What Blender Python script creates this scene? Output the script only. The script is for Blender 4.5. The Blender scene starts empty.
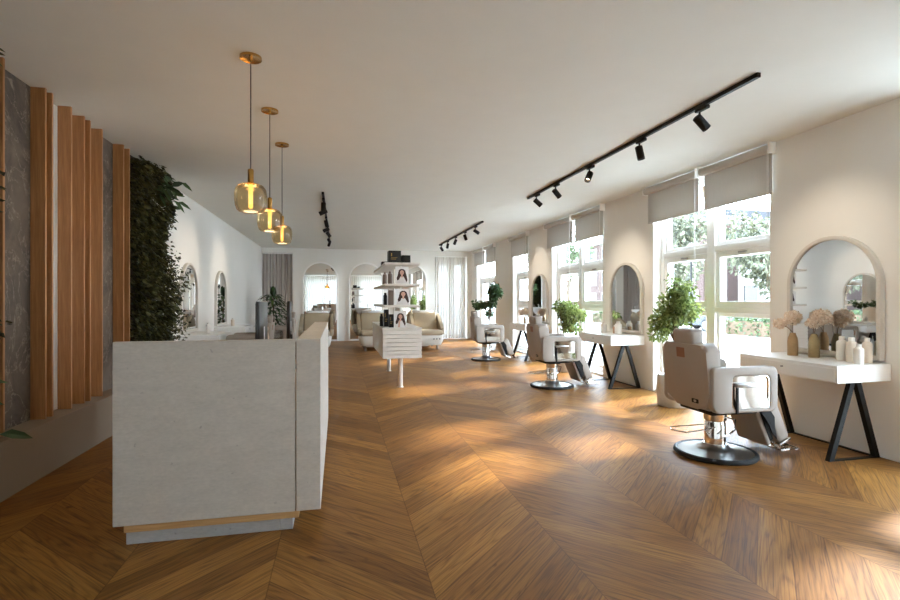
import bpy, bmesh, math, random
from mathutils import Vector, Matrix
random.seed(7)
R = math.radians
PI = math.pi
scn = bpy.context.scene
COL = scn.collection

# ------------------------------------------------------------------ colours and node helpers
def lin(r, g, b):
    def f(c):
        c /= 255.0
        return c / 12.92 if c <= 0.04045 else ((c + 0.055) / 1.055) ** 2.4
    return (f(r), f(g), f(b), 1.0)

class NT:
    def __init__(self, name):
        self.m = bpy.data.materials.new(name)
        self.m.use_nodes = True
        self.t = self.m.node_tree
        self.t.nodes.clear()
        self.out = self.t.nodes.new('ShaderNodeOutputMaterial')
    def n(self, kind, **kw):
        x = self.t.nodes.new(kind)
        for k, v in kw.items():
            setattr(x, k, v)
        return x
    def put(self, sock, v):
        if v is None:
            return
        if isinstance(v, bpy.types.NodeSocket):
            self.t.links.new(v, sock)
        else:
            sock.default_value = v
    def math(self, op, a, b=None, c=None):
        x = self.n('ShaderNodeMath', operation=op)
        self.put(x.inputs[0], a); self.put(x.inputs[1], b); self.put(x.inputs[2], c)
        return x.outputs[0]
    def xyz(self, x, y, z):
        c = self.n('ShaderNodeCombineXYZ')
        self.put(c.inputs[0], x); self.put(c.inputs[1], y); self.put(c.inputs[2], z)
        return c.outputs[0]
    def coords(self, scale=(1, 1, 1), src='Object'):
        tc = self.n('ShaderNodeTexCoord')
        mp = self.n('ShaderNodeMapping')
        mp.inputs['Scale'].default_value = scale
        self.t.links.new(tc.outputs[src], mp.inputs['Vector'])
        return mp.outputs[0]
    def noise(self, vec, scale, detail=4, rough=0.55, dist=0.0):
        x = self.n('ShaderNodeTexNoise')
        self.put(x.inputs['Vector'], vec)
        x.inputs['Scale'].default_value = scale
        x.inputs['Detail'].default_value = detail
        x.inputs['Roughness'].default_value = rough
        x.inputs['Distortion'].default_value = dist
        return x.outputs['Fac']
    def ramp(self, fac, stops):
        x = self.n('ShaderNodeValToRGB')
        while len(x.color_ramp.elements) < len(stops):
            x.color_ramp.elements.new(0.5)
        for e, (p, c) in zip(x.color_ramp.elements, stops):
            e.position = p; e.color = c
        self.put(x.inputs['Fac'], fac)
        return x.outputs['Color']
    def mix(self, fac, a, b, blend='MIX'):
        x = self.n('ShaderNodeMix', data_type='RGBA', blend_type=blend)
        self.put(x.inputs[0], fac); self.put(x.inputs[6], a); self.put(x.inputs[7], b)
        return x.outputs[2]
    def bump(self, h, strength, dist=0.01):
        x = self.n('ShaderNodeBump')
        x.inputs['Strength'].default_value = strength
        x.inputs['Distance'].default_value = dist
        self.put(x.inputs['Height'], h)
        return x.outputs[0]
    def bsdf(self, color, rough=0.5, metal=0.0, normal=None, **kw):
        b = self.n('ShaderNodeBsdfPrincipled')
        self.put(b.inputs['Base Color'], color)
        self.put(b.inputs['Roughness'], rough)
        b.inputs['Metallic'].default_value = metal
        if normal is not None:
            self.put(b.inputs['Normal'], normal)
        for k, v in kw.items():
            self.put(b.inputs[k.replace('_', ' ')], v)
        self.t.links.new(b.outputs[0], self.out.inputs[0])
        return b

def plain(name, rgb, rough=0.5, metal=0.0, var=0.06, scale=6.0, bump=0.0, **kw):
    """one colour with a faint procedural variation"""
    k = NT(name)
    v = k.coords()
    f = k.noise(v, scale)
    c = lin(*rgb)
    lo = tuple(x * (1 - var) for x in c[:3]) + (1,)
    hi = tuple(min(1, x * (1 + var)) for x in c[:3]) + (1,)
    col = k.ramp(f, [(0.3, lo), (0.7, hi)])
    nm = k.bump(k.noise(v, scale * 25, 2), bump, 0.003) if bump else None
    k.bsdf(col, rough, metal, nm, **kw)
    return k.m

M = {}
M['wall'] = plain('wall_paint', (235, 232, 226), 0.85, var=0.012, scale=2, bump=0.05)
M['ceiling'] = plain('ceiling_paint', (222, 220, 212), 0.9, var=0.015, scale=3, bump=0.06)
M['plinth'] = plain('plinth_plaster', (136, 120, 104), 0.8, var=0.03, scale=3, bump=0.05)
M['white_wood'] = plain('white_lacquer', (238, 236, 232), 0.35, var=0.01)
M['frame_white'] = plain('window_white', (250, 250, 248), 0.4, var=0.01)
M['mirror_frame'] = plain('mirror_frame_beige', (212, 206, 197), 0.5, var=0.02)
M['mirror_frame_white'] = plain('mirror_frame_white', (246, 244, 240), 0.45, var=0.02)
M['taupe'] = plain('taupe_leather', (160, 149, 138), 0.5, var=0.03, scale=4, bump=0.12)
M['taupe_dark'] = plain('taupe_leather_piping', (158, 146, 135), 0.5, var=0.03)
M['beige'] = plain('beige_leather', (177, 160, 134), 0.5, var=0.05, scale=4, bump=0.12)
M['shell'] = plain('white_shell', (236, 234, 226), 0.3, var=0.01)
M['ceramic'] = plain('white_ceramic', (244, 243, 240), 0.12, var=0.005)
M['chrome'] = plain('chrome', (225, 222, 218), 0.07, 1.0, var=0.01)
M['steel'] = plain('brushed_steel', (165, 163, 160), 0.28, 1.0, var=0.06, scale=30)
M['black'] = plain('black_metal', (20, 19, 18), 0.55, var=0.08, Specular_IOR_Level=0.25)
M['rubber'] = plain('black_rubber', (14, 14, 15), 0.55, var=0.08)
M['dark_plastic'] = plain('dark_grey_plastic', (36, 35, 35), 0.4, var=0.05)
M['screen'] = plain('black_screen', (9, 10, 12), 0.12, var=0.02)
M['brass'] = plain('brass', (196, 152, 84), 0.25, 1.0, var=0.05)
M['copper'] = plain('copper_badge', (142, 96, 68), 0.4, 0.3, var=0.05)
M['blind_box'] = plain('blind_roller', (200, 196, 190), 0.7, var=0.02)
M['vase'] = plain('vase_tan', (172, 140, 100), 0.6, var=0.12, scale=14, bump=0.1)
M['vase_olive'] = plain('vase_olive', (160, 138, 98), 0.6, var=0.12, scale=14, bump=0.1)
M['stem'] = plain('dry_stem', (128, 100, 72), 0.8, var=0.1)
M['bottle_white'] = plain('bottle_white', (236, 230, 222), 0.35, var=0.01)
M['bottle_frost'] = plain('bottle_cream', (228, 214, 198), 0.35, var=0.02)
M['bottle_pink'] = plain('bottle_amber', (196, 160, 130), 0.3, var=0.04)
M['bottle_taupe'] = plain('bottle_taupe', (140, 124, 114), 0.4, var=0.03)
M['pot'] = plain('pot_stone_white', (206, 203, 197), 0.75, var=0.06, scale=18, bump=0.15)
M['soil'] = plain('soil', (52, 40, 30), 0.95, var=0.3, scale=40, bump=0.5)
M['bark'] = plain('bark', (88, 70, 52), 0.9, var=0.2, scale=30, bump=0.4)
M['shelf'] = plain('shelf_greige', (228, 221, 212), 0.5, var=0.02)
M['gloss_black'] = plain('gloss_black_box', (10, 10, 10), 0.5, var=0.1)
M['gold'] = plain('gold_print', (172, 138, 74), 0.35, 0.7, var=0.1)
M['card'] = plain('card_white', (240, 238, 236), 0.5, var=0.01)
M['skin'] = plain('print_skin', (214, 168, 146), 0.6, var=0.03)
M['hair'] = plain('print_hair', (62, 36, 28), 0.6, var=0.2, scale=80)
M['lips'] = plain('print_lips', (170, 84, 80), 0.6, var=0.02)
M['blouse'] = plain('print_blouse', (226, 220, 216), 0.6, var=0.03)
M['paving'] = plain('pale_paving', (188, 186, 180), 0.9, var=0.05, scale=1.5)
M['facade'] = plain('facade_stone', (196, 188, 178), 0.85, var=0.05, scale=1)
M['facade_pale'] = plain('facade_plaster', (128, 124, 118), 0.85, var=0.04, scale=1)
M['brick'] = plain('facade_red_brick', (70, 52, 46), 0.9, var=0.15, scale=8)
M['roof_dark'] = plain('dark_roof', (34, 34, 38), 0.7, var=0.1)
M['dark_window'] = plain('dark_window_glass', (22, 24, 28), 0.15, var=0.1)
M['car_paint'] = plain('car_silver', (84, 86, 90), 0.25, 0.5, var=0.02)

def leafmat(name, dark, light, rough=0.5, trans=0.25):
    k = NT(name)
    g = k.n('ShaderNodeNewGeometry')
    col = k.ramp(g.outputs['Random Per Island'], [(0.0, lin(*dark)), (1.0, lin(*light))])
    b = k.bsdf(col, rough)
    tr = k.n('ShaderNodeBsdfTranslucent'); k.put(tr.inputs[0], col)
    ms = k.n('ShaderNodeMixShader'); ms.inputs[0].default_value = trans
    k.t.links.new(b.outputs[0], ms.inputs[1]); k.t.links.new(tr.outputs[0], ms.inputs[2])
    k.t.links.new(ms.outputs[0], k.out.inputs[0])
    return k.m
M['leaf'] = leafmat('leaf_green', (78, 98, 44), (164, 178, 106), trans=.4)
M['leaf_deep'] = leafmat('leaf_deep_green', (30, 54, 28), (70, 98, 50))
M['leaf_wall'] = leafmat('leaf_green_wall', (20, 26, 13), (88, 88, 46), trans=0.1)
M['leaf_pale'] = leafmat('leaf_pale_street', (56, 58, 42), (116, 116, 90))
M['leaf_hedge'] = leafmat('leaf_hedge', (40, 54, 26), (84, 100, 56))
M['petal'] = leafmat('dried_petal', (228, 204, 178), (252, 242, 228), 0.8, 0.35)

def concrete(name, base, sx=1.0):
    k = NT(name)
    v = k.coords((1, 1, 3.2))
    a = k.noise(v, 5, 6, 0.65)
    b = k.noise(k.coords((1, 1, 2.5)), 34, 4, 0.6)
    sp = k.noise(k.coords(), 26, 2, 0.5)
    c = lin(*base)
    d = tuple(x * 0.86 for x in c[:3]) + (1,)
    h = tuple(min(1, x * 1.10) for x in c[:3]) + (1,)
    col = k.mix(0.45, k.ramp(a, [(0.32, d), (0.68, h)]), k.ramp(b, [(0.35, d), (0.65, h)]))
    spot = k.ramp(sp, [(0.25, (0.55, 0.55, 0.55, 1)), (0.31, (1, 1, 1, 1))])
    col = k.mix(0.6, col, spot, 'MULTIPLY')
    k.bsdf(col, 0.75, 0, k.bump(b, 0.08, 0.004))
    return k.m
M['concrete'] = concrete('light_concrete', (200, 193, 184))
M['concrete_plinth'] = concrete('plinth_concrete', (172, 172, 172))

def stone():
    k = NT('dark_stone')
    v = k.coords((1, 1, 0.8))
    a = k.noise(v, 3.0, 8, 0.68, 0.8)
    col = k.ramp(a, [(0.30, lin(50, 44, 39)), (0.5, lin(90, 79, 69)), (0.72, lin(118, 104, 91))])
    w = k.noise(k.coords((1.3, 1.3, 0.9)), 2.4, 6, 0.62, 1.8)
    vein = k.math('ABSOLUTE', k.math('SUBTRACT', w, 0.5))
    vm = k.ramp(vein, [(0.0, (1, 1, 1, 1)), (0.012, (0, 0, 0, 1))])
    col = k.mix(k.math('MULTIPLY', vm, 0.38), col, lin(200, 186, 172))
    k.bsdf(col, 0.55, 0, k.bump(a, 0.25, 0.01))
    return k.m
M['stone'] = stone()

def wood(name, dark, light, axis=2):
    k = NT(name)
    s = [16, 16, 16]; s[axis] = 0.9
    v = k.coords(tuple(s))
    a = k.noise(v, 2.2, 6, 0.6, 0.3)
    s2 = [90, 90, 90]; s2[axis] = 2.5
    b = k.noise(k.coords(tuple(s2)), 2.0, 3, 0.5)
    col = k.mix(0.35, k.ramp(a, [(0.3, lin(*dark)), (0.7, lin(*light))]), k.ramp(b, [(0.35, lin(*dark)), (0.65, lin(*light))]))
    k.bsdf(col, 0.45, 0, k.bump(b, 0.08, 0.002))
    return k.m
M['oak_fin'] = wood('oak_slat', (142, 94, 54), (190, 136, 86))
M['oak_strip'] = wood('oak_strip', (178, 134, 84), (222, 182, 126), 0)
M['oak_top'] = wood('oak_trim', (140, 92, 56), (180, 130, 84), 1)

def chevron():
    k = NT('oak_chevron_parquet')
    tc = k.n('ShaderNodeTexCoord')
    sep = k.n('ShaderNodeSeparateXYZ'); k.t.links.new(tc.outputs['Object'], sep.inputs[0])
    X, Y = sep.outputs[0], sep.outputs[1]
    P, W = 0.752, 0.222
    xo = k.math('SUBTRACT', X, 0.432)
    t = k.math('DIVIDE', xo, P)
    strip = k.math('FLOOR', t)
    ft = k.math('SUBTRACT', t, strip)
    par = k.math('MODULO', k.math('ADD', strip, 40.0), 2.0)
    dr = k.math('SUBTRACT', 1.0, k.math('MULTIPLY', par, 2.0))
    tri = k.math('PINGPONG', xo, P)
    w = k.math('DIVIDE', k.math('SUBTRACT', Y, tri), W)
    pid = k.math('FLOOR', w)
    fw = k.math('SUBTRACT', w, pid)
    wn = k.n('ShaderNodeTexWhiteNoise', noise_dimensions='2D')
    k.put(wn.inputs['Vector'], k.xyz(pid, strip, 0.0))
    rnd = wn.outputs['Value']
    along = k.math('MULTIPLY', k.math('ADD', Y, k.math('MULTIPLY', dr, X)), 0.7071)
    across = k.math('MULTIPLY', fw, W * 0.7071)
    off = k.math('MULTIPLY', rnd, 37.0)
    # long grain, pore streaks and cathedral figure
    g1 = k.noise(k.xyz(k.math('MULTIPLY', along, 0.9), k.math('MULTIPLY', across, 15.0), off), 1.6, 5, 0.6, 0.5)
    g2 = k.noise(k.xyz(k.math('MULTIPLY', along, 3.2), k.math('MULTIPLY', across, 130.0), off), 1.0, 3, 0.6, 0.15)
    warp = k.noise(k.xyz(k.math('MULTIPLY', along, 0.55), k.math('MULTIPLY', across, 5.5), off), 1.5, 2, 0.45, 0.3)
    rings = k.math('SINE', k.math('MULTIPLY', k.math('ADD', k.math('MULTIPLY', warp, 1.0), k.math('MULTIPLY', across, 1.4)), 72.0))
    rings = k.math('MULTIPLY_ADD', rings, 0.5, 0.5)
    knot = k.noise(k.xyz(k.math('MULTIPLY', along, 3.2), k.math('MULTIPLY', across, 9.0), k.math('ADD', off, 11.0)), 1.5, 2, 0.5, 0.3)
    col = k.ramp(g1, [(0.25, lin(120, 76, 32)), (0.48, lin(168, 118, 58)), (0.75, lin(200, 152, 86))])
    col = k.mix(0.55, col, k.ramp(rings, [(0.0, lin(92, 56, 22)), (0.30, lin(166, 117, 58)), (1.0, lin(186, 138, 76))]))
    col = k.mix(0.42, col, k.ramp(g2, [(0.36, lin(92, 54, 22)), (0.56, lin(194, 144, 80))]))
    tone = k.ramp(rnd, [(0.0, (0.48, 0.40, 0.32, 1)), (0.35, (0.61, 0.54, 0.46, 1)), (0.7, (0.68, 0.62, 0.53, 1)), (1.0, (0.82, 0.77, 0.66, 1))])
    col = k.mix(1.0, col, tone, 'MULTIPLY')
    kn = k.ramp(knot, [(0.70, (1, 1, 1, 1)), (0.80, (0.42, 0.32, 0.26, 1))])
    col = k.mix(1.0, col, kn, 'MULTIPLY')
    e1 = k.math('MULTIPLY', k.math('MINIMUM', fw, k.math('SUBTRACT', 1.0, fw)), W * 0.7071)
    e2 = k.math('MULTIPLY', k.math('MINIMUM', ft, k.math('SUBTRACT', 1.0, ft)), P)
    gap = k.math('MINIMUM', e1, e2)
    gm = k.ramp(gap, [(0.0005, (0.42, 0.34, 0.27, 1)), (0.0018, (1, 1, 1, 1))])
    col = k.mix(1.0, col, gm, 'MULTIPLY')
    rg = k.math('MULTIPLY_ADD', g2, 0.2, 0.36)
    hb = k.math('ADD', k.math('MULTIPLY', g2, 0.3), gm)
    k.bsdf(col, rg, 0, k.bump(hb, 0.12, 0.002), Specular_IOR_Level=0.22)
    return k.m
M['floor'] = chevron()

def glass(name, tint, f0=0.04, rough=0.0, mult=1.0):
    """thin pane: clear transmission plus a Fresnel reflection"""
    k = NT(name)
    tr = k.n('ShaderNodeBsdfTransparent'); tr.inputs[0].default_value = tint
    gl = k.n('ShaderNodeBsdfGlossy'); gl.inputs['Roughness'].default_value = rough
    lw = k.n('ShaderNodeLayerWeight'); lw.inputs[0].default_value = 0.18
    fac = k.math('MULTIPLY_ADD', lw.outputs['Fresnel'], 0.6 * mult, f0)
    ms = k.n('ShaderNodeMixShader')
    k.put(ms.inputs[0], fac)
    k.t.links.new(tr.outputs[0], ms.inputs[1]); k.t.links.new(gl.outputs[0], ms.inputs[2])
    k.t.links.new(ms.outputs[0], k.out.inputs[0])
    return k.m
M['glass'] = glass('window_glass', (0.97, 0.985, 0.98, 1), 0.0, mult=0.5)
M['amber'] = glass('amber_glass', (0.93, 0.80, 0.58, 1), 0.06, 0.02)

def mirror():
    k = NT('mirror_silver')
    k.bsdf((0.88, 0.89, 0.89, 1), 0.0, 1.0)
    return k.m
M['mirror'] = mirror()

def sheer(name, rgb, tr_amt, see):
    k = NT(name)
    f = k.noise(k.coords((60, 60, 1.5)), 3, 2)
    c = lin(*rgb); lo = tuple(x * 0.94 for x in c[:3]) + (1,)
    col = k.ramp(f, [(0.3, lo), (0.7, c)])
    d = k.n('ShaderNodeBsdfDiffuse'); k.put(d.inputs[0], col)
    t = k.n('ShaderNodeBsdfTranslucent'); k.put(t.inputs[0], col)
    p = k.n('ShaderNodeBsdfTransparent')
    m1 = k.n('ShaderNodeMixShader'); m1.inputs[0].default_value = tr_amt
    m2 = k.n('ShaderNodeMixShader'); m2.inputs[0].default_value = see
    L = k.t.links
    L.new(d.outputs[0], m1.inputs[1]); L.new(t.outputs[0], m1.inputs[2])
    L.new(m1.outputs[0], m2.inputs[1]); L.new(p.outputs[0], m2.inputs[2])
    L.new(m2.outputs[0], k.out.inputs[0])
    return k.m
M['sheer'] = sheer('sheer_curtain', (222, 217, 211), 0.03, 0.03)
M['sheer_rear'] = sheer('sheer_curtain_rear', (248, 244, 238), 0.10, 0.0)
M['blind'] = sheer('blind_fabric', (206, 202, 196), 0.15, 0.0)
M['drape'] = sheer('grey_curtain', (196, 188, 182), 0.15, 0.02)

def emit(name, rgb, s):
    k = NT(name)
    e = k.n('ShaderNodeEmission'); e.inputs[0].default_value = lin(*rgb); e.inputs[1].default_value = s
    k.t.links.new(e.outputs[0], k.out.inputs[0])
    return k.m
M['filament'] = emit('lamp_filament', (255, 196, 110), 1.25)
M['lamp_face'] = emit('spot_lamp_face', (255, 226, 190), 4.0)

# ------------------------------------------------------------------ mesh builder
def rrect(x0, z0, x1, z1, r, n=5):
    """rounded rectangle outline; r one radius or four (bl, br, tr, tl)"""
    rs = r if isinstance(r, (tuple, list)) else (r,) * 4
    pts = []
    for (cx, cz, a0, q) in ((x0, z0, 180, rs[0]), (x1, z0, 270, rs[1]), (x1, z1, 0, rs[2]), (x0, z1, 90, rs[3])):
        sx = 1 if cx == x0 else -1
        sz = 1 if cz == z0 else -1
        for i in range(n + 1):
            a = R(a0 + 90 * i / n)
            pts.append((cx + sx * q + q * math.cos(a), cz + sz * q + q * math.sin(a)))
    return pts

def arch(w, z0, z1, n=24):
    """arch outline: straight sides, half round head"""
    r = w / 2
    p = [(-r, z0), (r, z0)]
    for i in range(n + 1):
        a = PI * i / n
        p.append((r * math.cos(a), z1 - r + r * math.sin(a)))
    return p

class MB:
    def __init__(self):
        self.b = bmesh.new()
    def _fin(self, vs, M4):
        if M4 is not None:
            bmesh.ops.transform(self.b, matrix=M4, verts=[v for v in vs if v.is_valid])
    def _bev(self, edges, off, seg):
        r = bmesh.ops.bevel(self.b, geom=edges, offset=off, segments=seg, profile=0.5, affect='EDGES', clamp_overlap=True)
        return r
    def box(self, lo, hi, bev=0.0, seg=2, M4=None):
        n0 = set(self.b.verts)
        c = [(a + b) / 2 for a, b in zip(lo, hi)]
        s = [abs(b - a) for a, b in zip(lo, hi)]
        g = bmesh.ops.create_cube(self.b, size=1.0, matrix=Matrix.Translation(c) @ Matrix.Diagonal((*s, 1)))
        if bev:
            es = list({e for v in g['verts'] for e in v.link_edges})
            self._bev(es, bev, seg)
        vs = [v for v in self.b.verts if v not in n0]
        self._fin(vs, M4)
        return self
    @staticmethod
    def _map(axis, a, b, t):
        return (t, a, b) if axis == 'X' else ((a, t, b) if axis == 'Y' else (a, b, t))
    def prism(self, poly, axis, t0, t1, bev=0.0, seg=2, M4=None):
        n0 = set(self.b.verts)
        v0 = [self.b.verts.new(self._map(axis, a, b, t0)) for a, b in poly]
        v1 = [self.b.verts.new(self._map(axis, a, b, t1)) for a, b in poly]
        n = len(poly)
        f0 = self.b.faces.new(v0[::-1]); f1 = self.b.faces.new(v1)
        for i in range(n):
            self.b.faces.new((v0[i], v0[(i + 1) % n], v1[(i + 1) % n], v1[i]))
        if bev:
            self._bev(list(f0.edges) + list(f1.edges), bev, seg)
        vs = [v for v in self.b.verts if v not in n0]
        self._fin(vs, M4)
        return self
    def ring(self, outer, inner, axis, t0, t1, bev=0.0, seg=2, M4=None):
        n0 = set(self.b.verts)
        L = [[self.b.verts.new(self._map(axis, a, b, t)) for a, b in p] for p in (outer, inner) for t in (t0, t1)]
        o0, o1, i0, i1 = L
        n = len(outer)
        for i in range(n):
            j = (i + 1) % n
            self.b.faces.new((o0[i], o0[j], o1[j], o1[i]))
            self.b.faces.new((i1[i], i1[j], i0[j], i0[i]))
            self.b.faces.new((o1[i], o1[j], i1[j], i1[i]))
            self.b.faces.new((i0[i], i0[j], o0[j], o0[i]))
        if bev:
            es = []
            for lp in L:
                for i in range(n):
                    e = self.b.edges.get((lp[i], lp[(i + 1) % n]))
                    if e: es.append(e)
            self._bev(es, bev, seg)
        vs = [v for v in self.b.verts if v not in n0]
        self._fin(vs, M4)
        return self
    def lathe(self, prof, n=24, M4=None, cap=True):
        n0 = set(self.b.verts)
        rows = []
        for r, z in prof:
            if r < 1e-6:
                rows.append([self.b.verts.new((0, 0, z))])
            else:
                rows.append([self.b.verts.new((r * math.cos(2 * PI * i / n), r * math.sin(2 * PI * i / n), z)) for i in range(n)])
        for a, b in zip(rows, rows[1:]):
            for i in range(n):
                j = (i + 1) % n
                if len(a) == 1 and len(b) == 1: continue
                if len(a) == 1: self.b.faces.new((a[0], b[j], b[i]))
                elif len(b) == 1: self.b.faces.new((a[i], a[j], b[0]))
                else: self.b.faces.new((a[i], a[j], b[j], b[i]))
        if cap:
            if len(rows[0]) > 1: self.b.faces.new(rows[0][::-1])
            if len(rows[-1]) > 1: self.b.faces.new(rows[-1])
        vs = [v for v in self.b.verts if v not in n0]
        self._fin(vs, M4)
        return self
    def cyl(self, p0, p1, r0, r1=None, n=16, bev=0.0):
        r1 = r0 if r1 is None else r1
        p0, p1 = Vector(p0), Vector(p1)
        d = p1 - p0
        q = Vector((0, 0, 1)).rotation_difference(d.normalized()).to_matrix().to_4x4()
        h = d.length
        pr = [(r0, 0), (r1, h)] if not bev else [(r0 - bev, 0), (r0, bev), (r1, h - bev), (r1 - bev, h)]
        return self.lathe(pr, n, Matrix.Translation(p0) @ q)
    def tube(self, pts, r, n=8, r1=None):
        pts = [Vector(p) for p in pts]
        rows = []
        up = Vector((0, 0, 1))
        for i, p in enumerate(pts):
            a = pts[max(0, i - 1)]; c = pts[min(len(pts) - 1, i + 1)]
            d = (c - a).normalized()
            u = d.cross(up if abs(d.z) < 0.95 else Vector((1, 0, 0))).normalized()
            w = d.cross(u)
            rr = r if r1 is None else r + (r1 - r) * i / (len(pts) - 1)
            rows.append([self.b.verts.new(p + rr * (math.cos(2 * PI * k / n) * u + math.sin(2 * PI * k / n) * w)) for k in range(n)])
        for a, c in zip(rows, rows[1:]):
            for i in range(n):
                j = (i + 1) % n
                self.b.faces.new((a[i], c[i], c[j], a[j]))
        self.b.faces.new(rows[0]); self.b.faces.new(rows[-1][::-1])
        return self
    def leaf(self, p, d, L, w, up=Vector((0, 0, 1)), fold=0.25, droop=0.15, seg=1):
        """a folded leaf blade: base p, direction d"""
        d = Vector(d).normalized()
        s = d.cross(up)
        if s.length < 1e-3: s = Vector((1, 0, 0))
        s.normalize()
        nrm = s.cross(d)
        p = Vector(p)
        ts = (0.0, 0.35, 0.72, 1.0) if seg > 1 else (0.0, 0.45, 1.0)
        ws = (0.08, 1.0, 0.72, 0.0) if seg > 1 else (0.0, 1.0, 0.0)
        mid, lf, rt = [], [], []
        for t, q in zip(ts, ws):
            c = p + d * (L * t) - Vector((0, 0, 1)) * (droop * L * t * t)
            mid.append(self.b.verts.new(c))
            if q > 0:
                lf.append(self.b.verts.new(c + s * (w / 2 * q) + nrm * (fold * w * q * 0.5)))
                rt.append(self.b.verts.new(c - s * (w / 2 * q) + nrm * (fold * w * q * 0.5)))
            else:
                lf.append(mid[-1]); rt.append(mid[-1])
        for i in range(len(ts) - 1):
            for side in (lf, rt):
                q = [mid[i], mid[i + 1], side[i + 1], side[i]]
                u = []
                for v in q:
                    if v not in u: u.append(v)
                if side is rt: u = u[::-1]
                if len(u) >= 3: self.b.faces.new(u)
    def build(self, name, mat, parent=None, smooth=True, keep=False):
        me = bpy.data.meshes.new(name)
        if not keep:
            bmesh.ops.recalc_face_normals(self.b, faces=self.b.faces[:])
        self.b.to_mesh(me); self.b.free()
        me.materials.append(M[mat] if isinstance(mat, str) else mat)
        o = bpy.data.objects.new(name, me)
        COL.objects.link(o)
        if parent is not None: o.parent = parent
        if smooth:
            for p in me.polygons: p.use_smooth = True
            try: me.set_sharp_from_angle(angle=R(38))
            except Exception: pass
        return o

def tag(o, label, cat, group=None, kind=None):
    o['label'] = label; o['category'] = cat
    if group: o['group'] = group
    if kind: o['kind'] = kind
    return o
def thing(name, label, cat, loc=(0, 0, 0), rotz=0.0, group=None):
    o = bpy.data.objects.new(name, None)
    o.empty_display_size = 0.1
    COL.objects.link(o)
    o.location = loc; o.rotation_euler = (0, 0, rotz)
    return tag(o, label, cat, group)
def kids(o):
    return [c for c in bpy.data.objects if c.parent is o]
def copy_tree(o, parent=None, table=None):
    c = o.copy(); COL.objects.link(c)
    if parent is not None: c.parent = parent
    for ch in table.get(o.name, []):
        copy_tree(ch, c, table)
    return c
def dup(root, loc, rotz, label):
    table = {}
    for c in bpy.data.objects:
        if c.parent is not None: table.setdefault(c.parent.name, []).append(c)
    r = copy_tree(root, None, table)
    r.location = loc; r.rotation_euler = (0, 0, rotz); r['label'] = label
    return r
def struct(o, label=None, cat=None):
    o['kind'] = 'structure'
    if label: o['label'] = label; o['category'] = cat
    return o
def rot(axis, deg, at):
    return Matrix.Translation(at) @ Matrix.Rotation(R(deg), 4, axis) @ Matrix.Translation([-q for q in at])

# ------------------------------------------------------------------ room shell
XL, XR, YB, YN, CE = -2.38, 4.55, 16.9, -1.0, 3.03
TH = 0.32
struct(MB().box((XL - TH, YN - TH, -0.2), (XR + TH, YB + 0.9, 0)).build('floor', 'floor', smooth=False), 'oak chevron parquet floor of the salon', 'floor')
struct(MB().box((XL - TH, YN - TH, CE), (XR + TH, YB + 0.9, CE + 0.25)).build('ceiling', 'ceiling', smooth=False), 'flat off-white ceiling', 'ceiling')
struct(MB().box((XL - TH, YN - TH, 0), (XL, YB + 0.9, CE)).build('wall_left', 'wall', smooth=False), 'white wall on the left with arched mirrors', 'wall')

WINS = [(2.0, 3.0), (4.51, 6.56), (8.0, 10.14), (11.55, 12.63), (14.2, 16.17)]
WT = 3.0
mb = MB()
ys = [YN - TH] + [v for w in WINS for v in w] + [YB + 0.9]
for a, b in zip(ys[0::2], ys[1::2]):
    mb.box((XR, a, 0), (XR + TH, b, CE))
for a, b in WINS:
    mb.box((XR, a, WT), (XR + TH, b, CE))
    mb.box((XR + 0.02, a, -0.1), (XR + TH, b, 0.03))
struct(mb.build('wall_right', 'wall', smooth=False), 'window wall on the right in white paint', 'wall')

# back wall with a curtained recess at each end; the right one has a window in it
NL, NR = -1.43, 3.24
mb = MB()
mb.box((NL, YB, 0), (NR, YB + 0.9, CE))
mb.box((XL, YB, 2.87), (NL, YB + 0.9, CE)); mb.box((NR, YB, 2.87), (XR, YB + 0.9, CE))
mb.box((XL, YB + 0.45, 0), (NL, YB + 0.9, 2.87))
BW = (3.45, 4.40)
mb.box((NR, YB + 0.45, 0), (BW[0], YB + 0.8, 2.87)); mb.box((BW[1], YB + 0.45, 0), (XR, YB + 0.8, 2.87))
mb.box((BW[0], YB + 0.45, 2.66), (BW[1], YB + 0.8, 2.87)); mb.box((BW[0], YB + 0.45, 0), (BW[1], YB + 0.8, 0.06))
mb.box((4.40, YB, 0), (XR, YB + 0.45, 2.87))
struct(mb.build('wall_back', 'wall', smooth=False), 'white back wall with tall arched mirrors', 'wall')

# rear wall behind the viewpoint, with two broad windows
mb = MB()
RW = [(-2.1, 0.7), (1.3, 4.2)]
xs = [XL - TH] + [v for w in RW for v in w] + [XR + TH]
for a, b in zip(xs[0::2], xs[1::2]):
    mb.box((a, YN - TH, 0), (b, YN, CE))
for a, b in RW:
    mb.box((a, YN - TH, 2.8), (b, YN, CE)); mb.box((a, YN - TH, 0), (b, YN, 0.1))
struct(mb.build('wall_front', 'wall', smooth=False))

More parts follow.
